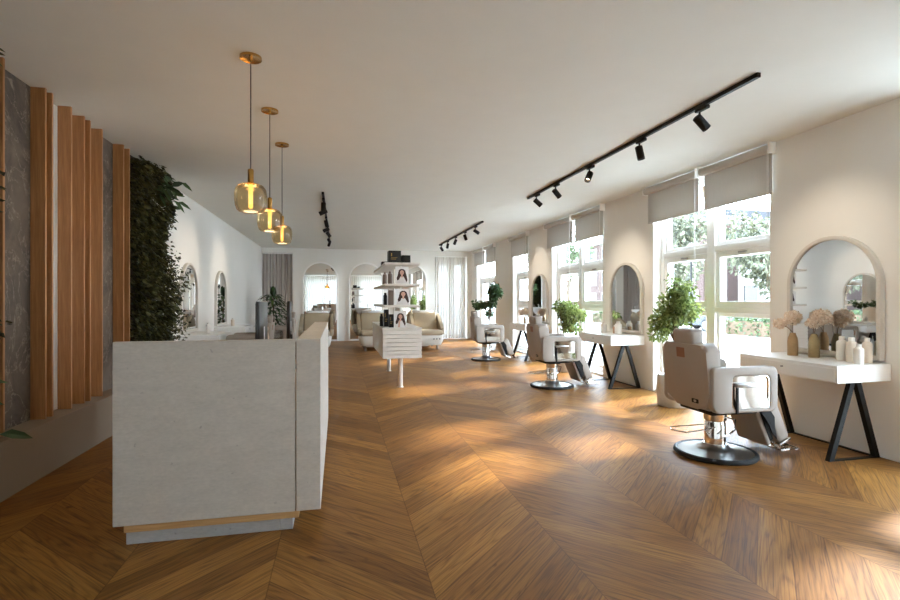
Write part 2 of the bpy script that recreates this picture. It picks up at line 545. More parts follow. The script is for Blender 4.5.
# windows in the right wall: frame, mullion, transoms, opening casements, panes
def frame_ring(mb, y0, z0, y1, z1, w, x0, x1, bev=0.006):
    o = [(y0, z0), (y1, z0), (y1, z1), (y0, z1)]
    i = [(y0 + w, z0 + w), (y1 - w, z0 + w), (y1 - w, z1 - w), (y0 + w, z1 - w)]
    mb.ring(o, i, 'X', x0, x1, bev, 1)
def make_window(n, a, b, double, label):
    t = bpy.data.objects.new('window_%d' % n, None); COL.objects.link(t)
    t.location = (XR + 0.2, (a + b) / 2, 0.03)
    struct(t, label, 'window')
    h = (b - a) / 2; H = WT - 0.03
    m = MB(); frame_ring(m, -h, 0, h, H, 0.07, -0.07, 0.07)
    m.build('frame', 'frame_white', t)
    bays = [(-h + 0.07, -0.065), (0.065, h - 0.07)] if double else [(-h + 0.07, h - 0.07)]
    if double:
        MB().box((-0.08, -0.07, 0.07), (0.075, 0.07, H - 0.07), 0.006).build('mullion', 'frame_white', t)
    for (p, q) in bays:
        MB().box((-0.075, p, 1.93), (0.07, q, 2.01), 0.006).build('transom', 'frame_white', t)
        MB().box((-0.075, p, 1.16), (0.07, q, 1.23), 0.006).build('transom', 'frame_white', t)
        m = MB(); frame_ring(m, p, 1.23, q, 1.93, 0.075, -0.06, 0.04)
        c = m.build('casement', 'frame_white', t)
        yc = (p + q) / 2
        MB().box((-0.085, yc - 0.06, 1.885), (-0.058, yc + 0.06, 1.905), 0.004).build('latch', 'steel', c)
        MB().box((-0.004, p + 0.07, 1.30), (0.004, q - 0.07, 1.86)).build('pane', 'glass', c, False)
        m = MB(); frame_ring(m, p, 2.01, q, H - 0.07, 0.05, -0.04, 0.04)
        m.build('sash', 'frame_white', t)
        MB().box((-0.004, p + 0.04, 2.05), (0.004, q - 0.04, H - 0.11)).build('pane', 'glass', t, False)
        m = MB(); frame_ring(m, p, 0.07, q, 1.16, 0.05, -0.04, 0.04)
        m.build('sash', 'frame_white', t)
        MB().box((-0.004, p + 0.04, 0.11), (0.004, q - 0.04, 1.12)).build('pane', 'glass', t, False)
labs = ['white narrow window on the near side of the closest vanity', 'white tall double window beside the closest vanity table',
        'white tall double window beyond the second vanity table', 'white narrow window beyond the third vanity table',
        'white double window farthest along the right wall']
for i, (a, b) in enumerate(WINS):
    make_window(i + 1, a, b, (b - a) > 1.5, labs[i])
# back window behind the sheer curtain
t = bpy.data.objects.new('window_6', None); COL.objects.link(t); t.location = ((BW[0] + BW[1]) / 2, YB + 0.6, 0.06)
struct(t, 'white window glowing through the sheer curtain on the back wall', 'window')
h = (BW[1] - BW[0]) / 2
m = MB()
m.ring([(-h, 0), (h, 0), (h, 2.6), (-h, 2.6)], [(-h + .06, .06), (h - .06, .06), (h - .06, 2.54), (-h + .06, 2.54)], 'Y', -0.05, 0.05, 0.006, 1)
m.build('frame', 'frame_white', t)
MB().box((-0.12, -0.05, 0.06), (0.12, 0.05, 2.54), 0.006).build('mullion', 'frame_white', t)
for p, q in ((-h + .06, -.12), (.12, h - .06)):
    MB().box((p, -0.05, 1.72), (q, 0.05, 1.80), 0.006).build('transom', 'frame_white', t)
    MB().box((p, -0.004, 0.06), (q, 0.004, 2.54)).build('pane', 'glass', t, False)
for i, (a, b) in enumerate(RW):
    t = bpy.data.objects.new('window_%d' % (7 + i), None); COL.objects.link(t); t.location = ((a + b) / 2, YN - 0.15, 0.1)
    struct(t)
    h = (b - a) / 2
    m = MB(); m.ring([(-h, 0), (h, 0), (h, 2.7), (-h, 2.7)], [(-h + .06, .06), (h - .06, .06), (h - .06, 2.64), (-h + .06, 2.64)], 'Y', -0.05, 0.05, 0.006, 1)
    m.build('frame', 'frame_white', t)
    for k in (-1, 0, 1):
        MB().box((k * h / 2 - .03, -0.04, 0.06), (k * h / 2 + .03, 0.04, 2.64)).build('mullion', 'frame_white', t)
    MB().box((-h + .06, -0.004, 0.06), (h - .06, 0.004, 2.64)).build('pane', 'glass', t, False)

# left feature wall: raised plinth, stone slabs
struct(MB().box((XL, YN, 0), (-2.19, 6.21, 0.405), 0.004, 1).build('trim_1', 'plinth', smooth=False), 'low plaster plinth running under the oak slats', 'plinth')
struct(MB().box((XL, YN, 0.405), (XL + 0.015, 4.57, CE)).build('trim_2', 'stone', smooth=False), 'dark veined stone slab at the near end of the slat wall', 'stone slab')
struct(MB().box((XL, 5.545, 0.405), (XL + 0.015, 6.21, CE)).build('trim_3', 'stone', smooth=False), 'narrow dark stone slab between the slats near the green wall', 'stone slab')

# oak slats: each one on its own
fins = [(4.05, 'tall oak slat cut off by the near edge of the stone slab'), (4.562, 'tall oak slat at the far edge of the wide stone slab'),
        (4.658, 'tall oak slat just before the white wall strip'), (4.953, 'tall oak slat just after the white wall strip'),
        (5.181, 'second oak slat after the white wall strip'), (5.293, 'third oak slat after the white wall strip'),
        (5.536, 'fourth oak slat after the white strip, before the narrow stone gap'), (6.039, 'tall oak slat right after the narrow stone gap'),
        (6.195, 'tall oak slat bordering the dark green plant wall')]
for i, (y, lb) in enumerate(fins):
    o = MB().box((0.0, -0.022, 0), (0.104, 0.0, CE - 0.405), 0.0025, 1).build('oak_slat', 'oak_fin', smooth=False)
    o.location = (XL + 0.0155, y + 0.022, 0.4055)
    tag(o, lb, 'slat', 'oak slats on the feature wall')

# ------------------------------------------------------------------ plants
def rnd_dir():
    while True:
        v = Vector((random.uniform(-1, 1), random.uniform(-1, 1), random.uniform(-1, 1)))
        if 0.05 < v.length < 1: return v.normalized()

def foliage(mb, blobs, n, L, w, out=0.6):
    tot = sum(b[1][0] * b[1][1] * b[1][2] for b in blobs)
    for c, r in blobs:
        k = int(n * r[0] * r[1] * r[2] / tot) + 1
        for _ in range(k):
            d = rnd_dir()
            q = random.random() ** 0.45
            p = Vector((c[0] + d.x * r[0] * q, c[1] + d.y * r[1] * q, c[2] + d.z * r[2] * q))
            dd = (d * out + rnd_dir() * 0.8 + Vector((0, 0, -0.1)))
            s = random.uniform(0.7, 1.25)
            mb.leaf(p, dd, L * s, w * s, fold=random.uniform(0, .5), droop=random.uniform(0, .3), up=rnd_dir())

# living wall
def green_wall(name, y0, y1, n, bulges, sprigs, label, bigleaves):
    t = thing(name, label, 'green wall', (XL, (y0 + y1) / 2, 0))
    dy = (y1 - y0) / 2
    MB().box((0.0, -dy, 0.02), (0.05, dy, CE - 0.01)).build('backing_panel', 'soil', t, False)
    m = MB()
    for _ in range(n):
        y = random.uniform(-dy, dy); z = random.uniform(0.06, CE - 0.06)
        b = 0.16 + sum(a * math.exp(-((y - yy) ** 2 + (z - zz) ** 2) / s) for (yy, zz, s, a) in bulges)
        b += 0.09 * math.sin(z * 9 + y * 4) * math.sin(y * 11 + z * 3)
        x = 0.05 + b * random.random() ** 0.5
        d = Vector((1.0, random.uniform(-1, 1), random.uniform(-1, 0.6)))
        L = random.choice((.022, .03, .04, .05, .075)) * random.uniform(.8, 1.2)
        m.leaf((x, y, z), d, L, L * 0.55, fold=random.uniform(0, .4), droop=.3, up=rnd_dir())
    for (y, z, L, k) in sprigs:
        for i in range(k):
            t_ = random.random()
            p = Vector((0.18 + random.uniform(-.06, .1), y + t_ * L, z + random.uniform(-.12, .12) - .12 * t_))
            l = random.uniform(0.03, 0.06)
            m.leaf(p, rnd_dir() + Vector((.4, .3, -.2)), l, l * .6, up=rnd_dir())
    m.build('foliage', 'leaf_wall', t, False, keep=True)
    m = MB()
    for p, d, L, w in bigleaves:
        m.leaf(p, d, L, w, fold=.2, droop=.3, seg=2, up=Vector((.75, -.55, .35)))
        m.tube([(p[0] - .1, p[1] - .05, p[2]), p], 0.004, 5)
    m.build('broad_leaves', 'leaf_deep', t, False, keep=True)
    return t
big = []
for _ in range(26):
    big.append((Vector((0.30 + random.uniform(-.1, .12), random.uniform(0.0, 0.52), random.uniform(2.5, 2.93))),
                Vector((.5, random.uniform(.1, 1), random.uniform(-.8, .6))), random.uniform(.12, .2), random.uniform(.05, .075)))
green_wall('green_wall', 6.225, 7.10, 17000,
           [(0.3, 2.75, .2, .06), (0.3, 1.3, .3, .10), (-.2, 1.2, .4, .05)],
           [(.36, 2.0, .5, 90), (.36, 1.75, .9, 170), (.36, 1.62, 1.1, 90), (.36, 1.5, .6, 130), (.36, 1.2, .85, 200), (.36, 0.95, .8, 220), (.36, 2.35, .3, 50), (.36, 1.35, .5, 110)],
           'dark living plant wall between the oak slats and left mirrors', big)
nb = []
for (x, y, z, dx, dy, dz, L, w) in [(.33, .68, .515, .5, .5, -.05, .17, .06), (.20, .66, .84, .4, .8, .15, .2, .05), (.18, .66, .72, .4, .8, .05, .2, .06),
                                    (.20, .66, 2.90, .4, .8, .0, .17, .05), (.16, .68, 2.50, .4, .6, .0, .14, .035), (.16, .66, 2.05, .4, .6, -.3, .14, .035),
                                    (.16, .68, 1.3, .4, .6, -.2, .14, .035), (.16, .66, 1.7, .4, .6, -.2, .14, .035)]:
    nb.append((Vector((x, y, z)), Vector((dx, dy, dz)), L, w))
tn = green_wall('green_wall', 2.2, 3.72, 5000, [(0, 1.5, 2, .06)], [], 'living plant wall at the near left edge with broad leaves poking in', nb)
for c in kids(tn):
    if c.name.startswith(('backing', 'foliage')):
        for v in c.data.vertices: v.co.z = 0.41 + v.co.z * (CE - 0.42) / CE

def potted_tree(name, loc, label, pot, trunk_h, blobs, n, leafmat_, L, w, limbs, potmat='pot', lean=(0, 0)):
    t = thing(name, label, 'plant', loc, 0, 'potted plants')
    r0, r1, h = pot
    MB().lathe([(r0 * .92, 0), (r0, .02), (r0 * .5 + r1 * .5 + .015, h * .5), (r1, h - .015), (r1 - .012, h), (r1 - .035, h - .004), (r1 - .04, h - .05), (0, h - .05)], 32).build('pot', potmat, t)
    MB().lathe([(r1 - .04, h - .06), (r1 - .04, h - .035), (0, h - .028)], 24).build('soil', 'soil', t)
    m = MB()
    top = (lean[0], lean[1], trunk_h)
    m.tube([(0, 0, h - .05), (lean[0] * .2 + .01, lean[1] * .2, h + (trunk_h - h) * .35), (lean[0] * .6 - .01, lean[1] * .6, h + (trunk_h - h) * .7), top], .018, 8, .012)
    for c in limbs:
        mid = tuple((a + b) / 2 + random.uniform(-.03, .03) for a, b in zip(top, c))
        m.tube([(lean[0] * .5, lean[1] * .5, h + (trunk_h - h) * .6), mid, c], .010, 6, .004)
    m.build('trunk', 'bark', t)
    m = MB(); foliage(m, blobs, n, L, w)
    m.build('foliage', leafmat_, t, False, keep=True)
    return t
bl = [((0, 0, 1.28), (.17, .24, .22)), ((-.06, .12, 1.08), (.17, .2, .16)), ((-.02, -.17, 1.20), (.15, .18, .18)), ((0, -.08, 1.48), (.11, .15, .15)), ((-.08, .2, .92), (.12, .14, .12)), ((0, .06, 1.60), (.06, .06, .08)), ((-.02, -.26, 1.40), (.10, .12, .11)), ((-.05, -.40, 1.22), (.10, .13, .12)), ((-.05, -.36, 1.52), (.06, .09, .07))]
potted_tree('potted_tree', (4.2, 5.62, 0), 'leafy green tree in round pale pot behind the closest salon chair', (.20, .20, .40), 1.1, bl, 2600, 'leaf', .062, .03,
            [(0, .05, 1.5), (-.05, .15, 1.1), (0, -.18, 1.25), (0, -.1, 1.55), (-.08, .2, .95), (.03, 0, 1.3)])
bl = [((.05, -.10, 1.14), (.18, .30, .18)), ((0, .12, 1.24), (.14, .16, .10)), ((.05, -.48, 1.06), (.14, .2, .11)), ((.05, -.1, .88), (.14, .24, .13)), ((0, -.72, 1.10), (.07, .1, .06)), ((.05, -.4, .82), (.1, .14, .08))]
potted_tree('potted_tree', (4.18, 8.8, 0), 'bushy green tree in pale pot behind the second salon chair', (.19, .2, .38), .95, bl, 2000, 'leaf', .066, .033,
            [(0, -.05, 1.25), (0, .15, 1.2), (.05, -.45, 1.1), (0, -.1, .9), (0, -.7, 1.1)])
bl = [((.05, -.35, 1.55), (.16, .26, .20)), ((0, -.2, 1.28), (.13, .2, .14)), ((-.1, .3, 1.22), (.14, .22, .08)), ((-.1, .75, 1.18), (.13, .24, .08)), ((0, -.55, 1.68), (.1, .14, .1)), ((0, 0, 1.0), (.1, .16, .08)), ((-.1, 1.0, 1.28), (.08, .12, .06))]
potted_tree('potted_tree', (4.0, 13.0, 0), 'dark spreading tree in pale pot behind the farthest right chair', (.17, .18, .36), 1.05, bl, 1300, 'leaf_deep', .085, .048,
            [(.05, -.35, 1.55), (-.1, .3, 1.25), (-.1, .75, 1.2), (0, -.55, 1.7), (0, 0, 1.0), (0, -.2, 1.3)])
# broad-leaved plant at the back left
t = thing('broadleaf_plant', 'dark broadleaf plant by the grey curtain at the back left', 'plant', (-1.72, 14.3, 0), 0, 'potted plants')
MB().lathe([(.15, 0), (.17, .02), (.2, .4), (.18, .4), (.17, .34), (0, .34)], 24).build('pot', 'pot', t)
m = MB(); m.tube([(0, 0, .34), (.02, 0, .8), (0, .02, 1.45)], .02, 8, .012); m.build('trunk', 'bark', t)
m = MB()
for i in range(110):
    z = .55 + .95 * i / 110
    a = i * 2.4
    rr = (.05 + .14 * math.sin(min(1, (z - .4) / .9) * PI)) * .6
    m.leaf((rr * math.cos(a), rr * math.sin(a), z), (math.cos(a), math.sin(a), random.uniform(.1, .7)), random.uniform(.3, .5), .085, fold=.3, droop=.6, seg=2)
for a in (0.2, 2.0, 3.4, 5.0):
    m.leaf((0, 0, 1.42), (.25 * math.cos(a), .25 * math.sin(a), 1), .34, .17, fold=.25, droop=.05, seg=2)
m.build('leaves', 'leaf_deep', t, False, keep=True)

# ------------------------------------------------------------------ reception desk
t = thing('reception_desk', 'pale concrete reception desk with oak strip above its plinth', 'desk', (-0.65, 3.06, 0))
def dx(x): return x + 0.65
MB().box((dx(-1.2), 0, .11), (dx(-.2455), .04, 1.12), 0.003, 1).build('end_panel', 'concrete', t, False)
MB().box((dx(-.24), 0, .11), (dx(-.1), 2.36, 1.12), 0.003, 1).build('front_counter', 'concrete', t, False)
MB().box((dx(-1.15), .012, .068), (dx(-.225), 2.33, .11), 0.002, 1).build('oak_strip', 'oak_strip', t, False)
MB().box((dx(-1.14), .02, 0), (dx(-.335), 2.30, .068), 0.002, 1).build('plinth', 'concrete_plinth', t, False)
MB().box((dx(-.333), .02, 0), (dx(-.26), 2.30, .068), 0.002, 1).build('plinth', 'concrete_plinth', t, False)
MB().box((dx(-.95), .05, .70), (dx(-.241), 2.34, .74), 0.003, 1).build('worktop', 'oak_strip', t, False)
MB().box((dx(-.95), 2.30, .11), (dx(-.241), 2.34, .70), 0.003, 1).build('far_panel', 'concrete', t, False)
MB().box((dx(-.9), .1, .111), (dx(-.5), .55, .69), 0.003, 1).build('drawer_unit', 'concrete', t, False)

def monitor(loc, w, h, label):
    q = thing('monitor', label, 'monitor', loc, 0, 'monitors on the reception desk')
    MB().box((-.10, -.12, 0), (.08, .12, .012), .004).build('stand_base', 'dark_plastic', q)
    MB().box((.006, -.03, .012), (.028, .03, .3), .004).build('stand_neck', 'dark_plastic', q)
    z0 = .6 - h
    MB().box((-.012, -w / 2, z0), (.012, w / 2, z0 + h), .005).build('housing', 'dark_plastic', q)
    MB().box((-.016, -w / 2 + .012, z0 + .014), (-.0125, w / 2 - .012, z0 + h - .012)).build('screen', 'screen', q, False)
    MB().box((.0122, -.004, z0 + h * .25), (.0135, .03, z0 + h * .5)).build('back_mark', 'card', q, False)  # small pale upright rectangle on the back of the housing
    return q
monitor((-.5, 3.57, .7402), .38, .34, 'grey-backed monitor nearest the desk end panel')
monitor((-.43, 4.74, .7402), .2, .36, 'slim dark monitor farther along the reception desk')
q = thing('bottle', 'small cream bottle between the two reception desk monitors', 'bottle', (-.61, 4.63, .7402))
MB().lathe([(.018, 0), (.021, .01), (.021, .29), (.01, .33), (.01, .35), (0, .35)], 20).build('body', 'bottle_frost', q)
MB().lathe([(.012, .345), (.012, .37), (0, .372)], 16).build('cap', 'bottle_white', q)

# ------------------------------------------------------------------ pendants
def pendant(y, label):
    q = thing('pendant_lamp', label, 'pendant lamp', (-.588, y, CE + .012), 0, 'amber glass pendants')
    MB().lathe([(.072, -.0125), (.072, -.03), (.068, -.028), (.012, -.028), (.01, -.045), (0, -.045)], 28).build('canopy', 'brass', q)
    MB().cyl((0, 0, -.04), (0, 0, -.80), .0035, n=8).build('cord', 'black', q)
    MB().lathe([(.006, -.785), (.018, -.79), (.02, -.80), (.02, -.88), (.026, -.885), (.026, -.895), (0, -.895)], 20).build('socket', 'brass', q)
    prof = [(.028, -.885), (.06, -.892), (.085, -.905), (.101, -.93), (.107, -.965), (.107, -1.0), (.102, -1.04), (.092, -1.07), (.075, -1.086), (.045, -1.092), (0, -1.093)]
    MB().lathe(prof, 36, cap=False).build('shade', 'amber', q)
    MB().lathe([(.013, -.895), (.015, -.90), (.015, -1.05), (.01, -1.06), (0, -1.062)], 16).build('bulb', 'filament', q)
    ld = bpy.data.lights.new('pendant_glow', 'POINT'); ld.energy = 3; ld.color = (1, .72, .38); ld.shadow_soft_size = .09
    lo = bpy.data.objects.new('pendant_glow', ld); COL.objects.link(lo); lo.parent = q; lo.location = (0, 0, -1.14)
for y, l in ((3.67, 'largest amber glass pendant, nearest of the row above the desk'), (4.66, 'middle amber glass pendant of the row above the desk'), (5.65, 'farthest amber glass pendant of the row above the desk')):
    pendant(y, l)

# ------------------------------------------------------------------ ceiling tracks and spotlights
def rail(x, y0, y1, label):
    o = MB().box((-.018, 0, -.035), (.018, y1 - y0, 0), .003, 1).build('ceiling_track', 'black', smooth=False)
    o.location = (x, y0, CE - .0005)
    tag(o, label, 'track')
rail(3.03, 3.1, 7.7, 'long black ceiling track above the near salon chairs')
rail(3.0, 10.2, 14.85, 'black ceiling track farther back above the windows')
rail(-.23, 8.0, 14.6, 'black ceiling track seen end-on behind the pendants')
def spotlight(x, y, target, label, group, energy, size=54):
    q = thing('spotlight', label, 'spotlight', (x, y, CE - .036), 0, group)
    MB().box((-.022, -.07, -.03), (.022, .07, 0), .006).build('adapter', 'black', q)
    MB().cyl((0, .03, -.03), (0, .03, -.085), .009, n=10).build('stem', 'black', q)
    piv = Vector((0, .03, -.105))
    d = (Vector(target) - (Vector((x, y, CE - .036)) + piv)).normalized()
    a, b = piv - d * .045, piv + d * .095
    m = MB(); m.lathe([(0, 0), (.032, 0), (.038, .006), (.038, .14), (.033, .14), (.031, .09), (0, .09)], 24, Matrix.Translation(a) @ Vector((0, 0, 1)).rotation_difference(d).to_matrix().to_4x4()); hd = m.build('head', 'black', q)
    MB().cyl(a + d * .091, a + d * .093, .029, n=20).build('lens', 'lamp_face' if energy else 'dark_plastic', hd)
    if energy:
        ld = bpy.data.lights.new('spot_beam', 'SPOT'); ld.energy = energy * 1.7; ld.color = (1, .87, .70); ld.spot_size = R(size); ld.spot_blend = .9; ld.shadow_soft_size = .03
        lo = bpy.data.objects.new('spot_beam', ld); COL.objects.link(lo); lo.parent = q
        lo.location = b + d * .01; lo.rotation_euler = d.to_track_quat('-Z', 'Y').to_euler()
g1 = 'spotlights on the near window-side track'
spotlight(3.03, 3.69, (4.55, 3.78, 1.62), 'first black spotlight from the near end of the long track', g1, 17, 62)
spotlight(3.03, 4.57, (3.3, 4.4, 1.2), 'second black spotlight from the near end of the long track', g1, 12)
spotlight(3.03, 5.62, (2.2, 5.0, 1.6), 'third black spotlight from the near end of the long track', g1, 12)
spotlight(3.03, 6.60, (4.0, 6.9, 2.0), 'fourth black spotlight from the near end of the long track', g1, 12)
spotlight(3.03, 7.30, (4.55, 7.25, 1.62), 'fifth black spotlight at the far end of the long track', g1, 18, 60)
g2 = 'spotlights on the far window-side track'
for i, (y, tg, e) in enumerate([(10.75, (4.55, 10.8, 1.9), 24), (11.7, (3.6, 11.5, 1.0), 10), (12.7, (2.2, 12.5, 1.0), 10), (13.65, (2.6, 13.4, 1.0), 10), (14.55, (4.0, 14.8, 1.4), 10)]):
    spotlight(3.0, y, tg, '%s black spotlight on the track farther back by the windows' % ['nearest', 'second', 'middle', 'fourth', 'farthest'][i], g2, e)
g3 = 'spotlights on the left ceiling track'
for i, (y, tg, e) in enumerate([(8.35, (-.3, 8.2, 0), 10), (8.95, (-2.38, 8.85, 1.75), 26), (10.2, (.2, 10.2, 1), 10), (11.2, (-2.38, 11.1, 1.75), 26), (11.9, (1.0, 12.2, 1.2), 10), (13.2, (.9, 16.8, 1.2), 12), (14.0, (-.9, 16.8, 1.3), 12)]):
    spotlight(-.23, y, tg, '%s black spotlight on the ceiling track behind the pendants' % ['first', 'second', 'third', 'fourth', 'fifth', 'sixth', 'seventh'][i], g3, e)

# ------------------------------------------------------------------ roller blinds
def blind(y0, y1, label, drop=2.5):
    q = thing('roller_blind', label, 'blind', (XR - .065, (y0 + y1) / 2, CE), 0, 'grey roller blinds')
    h = (y1 - y0) / 2
    m = MB(); m.prism(rrect(-.045, -.115, .045, -.02, .03), 'Y', -h + .013, h - .013, .004, 1); m.build('roller', 'blind_box', q)
    for s in (-1, 1):
        MB().box((-.05, s * h - .012 * (s > 0), -.125), (.05, s * h + .012 * (s < 0), 0), .004).build('bracket', 'frame_white', q)
    MB().box((.028, -h + .03, drop - CE), (.032, h - .03, -.08)).build('fabric', 'blind', q, False)
    MB().box((.022, -h + .03, drop - CE - .018), (.038, h - .03, drop - CE + .008), .004).build('bottom_bar', 'blind_box', q)
    m = MB()
    for k in (-.012, .012):
        m.cyl((-.045, -h + .012 + k * .6, -.08), (-.045, -h + .012 + k * .6, -1.55), .0018, n=5)
    m.build('pull_chain', 'frame_white', q)
for (y0, y1, l) in [(4.42, 5.49, 'near grey roller blind over the window beside the closest vanity'), (5.53, 6.66, 'far grey roller blind over the window beside the closest vanity'),
                    (7.90, 9.02, 'near grey roller blind over the second double window'), (9.07, 10.35, 'far grey roller blind over the second double window'),
                    (11.42, 12.72, 'single grey roller blind over the narrow window'), (14.02, 15.07, 'near grey roller blind over the farthest window'),
                    (15.12, 16.4, 'far grey roller blind over the farthest window')]:
    blind(y0, y1, l)

# ------------------------------------------------------------------ curtains
def curtain(x0, x1, y, z1, mat, label, name='curtain', folds=16, amp=.035, rail_=True):
    q = thing(name, label, 'curtain', ((x0 + x1) / 2, y, 0))
    h = (x1 - x0) / 2
    m = MB(); n = folds * 10
    vs = []
    for i in range(n + 1):
        u = i / n
        a = 2 * PI * folds * u + .9 * math.sin(u * 23) + .6 * math.sin(u * 11)
        am = amp * (.75 + .25 * math.sin(u * 31))
        vs.append([m.b.verts.new((-h + 2 * h * u + .012 * math.sin(a * 2) * k, am * math.sin(a) * (.75 + .25 * k), z)) for k, z in ((1, .012), (1, .9), (.8, 1.9), (.4, z1 - .03))])
    for a, b in zip(vs, vs[1:]):
        for k in range(3): m.b.faces.new((a[k], b[k], b[k + 1], a[k + 1]))
    m.build('fabric', mat, q)
    MB().box((-h, -.02, z1 - .028), (h, .02, z1 - .002)).build('curtain_rail', 'frame_white', q, False)
curtain(-2.36, -1.45, YB + .12, 2.87, 'drape', 'pleated grey curtain in the back left corner', folds=10)
curtain(3.26, 4.38, YB + .12, 2.87, 'sheer', 'sheer pleated curtain with window light in the back right corner', folds=12)
curtain(XL + .02, XR - .02, YN + .14, 3.0, 'sheer_rear', 'sheer white curtain seen only in the back wall mirrors', folds=52, amp=.04)

# ------------------------------------------------------------------ mirrors
def wall_mirror(loc, rotz, label, w=.91, z0=.835, z1=1.95):
    """local: wall plane at x=0, looks to -x"""
    q = thing('arched_mirror', label, 'mirror', loc, rotz, 'arched vanity mirrors')
    m = MB(); m.ring(arch(w, z0, z1), arch(w - .075, z0 + .0375, z1 - .0375), 'X', -.055, -.0005, .006, 2)
    m.build('frame', 'mirror_frame', q)
    m = MB(); m.prism(arch(w - .073, z0 + .0365, z1 - .0365), 'X', -.035, -.02)
    m.build('glass', 'mirror', q, False)
wall_mirror((XR, 3.80, 0), 0, 'arched mirror above the closest white vanity table')
wall_mirror((XR, 7.24, 0), 0, 'arched mirror above the second white vanity, between double windows')
wall_mirror((XR, 10.77, 0), 0, 'arched mirror above the third vanity, before the narrow window')
wall_mirror((XL, 8.82, 0), PI, 'arched mirror on the left wall right behind the plants')
wall_mirror((XL, 11.08, 0), PI, 'second arched mirror on the left wall, farther back')
for x, l in ((-.56, 'tall floor-length arched mirror on the back wall, left of three'), (.91, 'tall arched mirror in the middle of the back wall'), (2.40, 'tall arched mirror at the back, behind the retail shelves')):
    q = thing('floor_mirror', l, 'mirror', (x, YB, 0), 0, 'tall arched mirrors on the back wall')
    m = MB(); m.ring(arch(1.15, 0.002, 2.6, 32), arch(1.05, .052, 2.55, 32), 'Y', -.05, -.0005, .006, 2)
    m.build('frame', 'mirror_frame_white', q)
    m = MB(); m.prism(arch(1.052, .051, 2.551, 32), 'Y', -.03, -.015)
    m.build('glass', 'mirror', q, False)

# ------------------------------------------------------------------ vanity tables
def vanity(loc, rotz, label):
    """local: wall at x=0, table towards -x, along y"""
    q = thing('vanity_table', label, 'vanity table', loc, rotz, 'white vanity tables')
    MB().box((-.57, -.51, .665), (-.001, .51, .81), .004, 1).build('tabletop', 'white_wood', q, False)
    d = MB().box((-.578, -.497, .675), (-.5705, .497, .785), .002, 1).build('drawer', 'white_wood', q, False)
    MB().lathe([(.008, 0), (.006, .008), (.009, .014), (0, .018)], 12, Matrix.Translation((-.578, 0, .745)) @ Matrix.Rotation(-PI / 2, 4, 'Y')).build('knob', 'steel', d)
    for s in (-1, 1):
        y0 = s * .41
        m = MB()
        for a, b in ((-.53, -.30), (-.04, -.25)):
            dxn = .024
            m.prism([(a - dxn, 0), (a + dxn, 0), (b + dxn, .665), (b - dxn, .665)] if a < b else [(a - dxn, 0), (a + dxn, 0), (b + dxn, .665), (b - dxn, .665)], 'Y', y0 - .02, y0 + .02)
        m.box((-.53, y0 - .02, 0), (-.04, y0 + .02, .008))
        m.build('leg', 'black', q, False)
    MB().box((-.055, -.39, 0), (-.02, .39, .008)).build('floor_rail', 'black', q, False)
    MB().box((-.40, -.43, .655), (-.15, .43, .665)).build('under_frame', 'black', q, False)
    return q
VY = [3.805, 7.275, 10.78]
LY = [8.85, 11.1]
v0 = vanity((XR, VY[0], 0), 0, 'closest white vanity table on black trestle legs, with vases')
dup(v0, (XR, VY[1], 0), 0, 'second white vanity table along the window wall')
dup(v0, (XR, VY[2], 0), 0, 'third white vanity table, farthest along the window wall')
dup(v0, (XL, LY[0], 0), PI, 'white vanity table on the left wall behind the reception desk')
dup(v0, (XL, LY[1], 0), PI, 'farther white vanity table on the left wall')

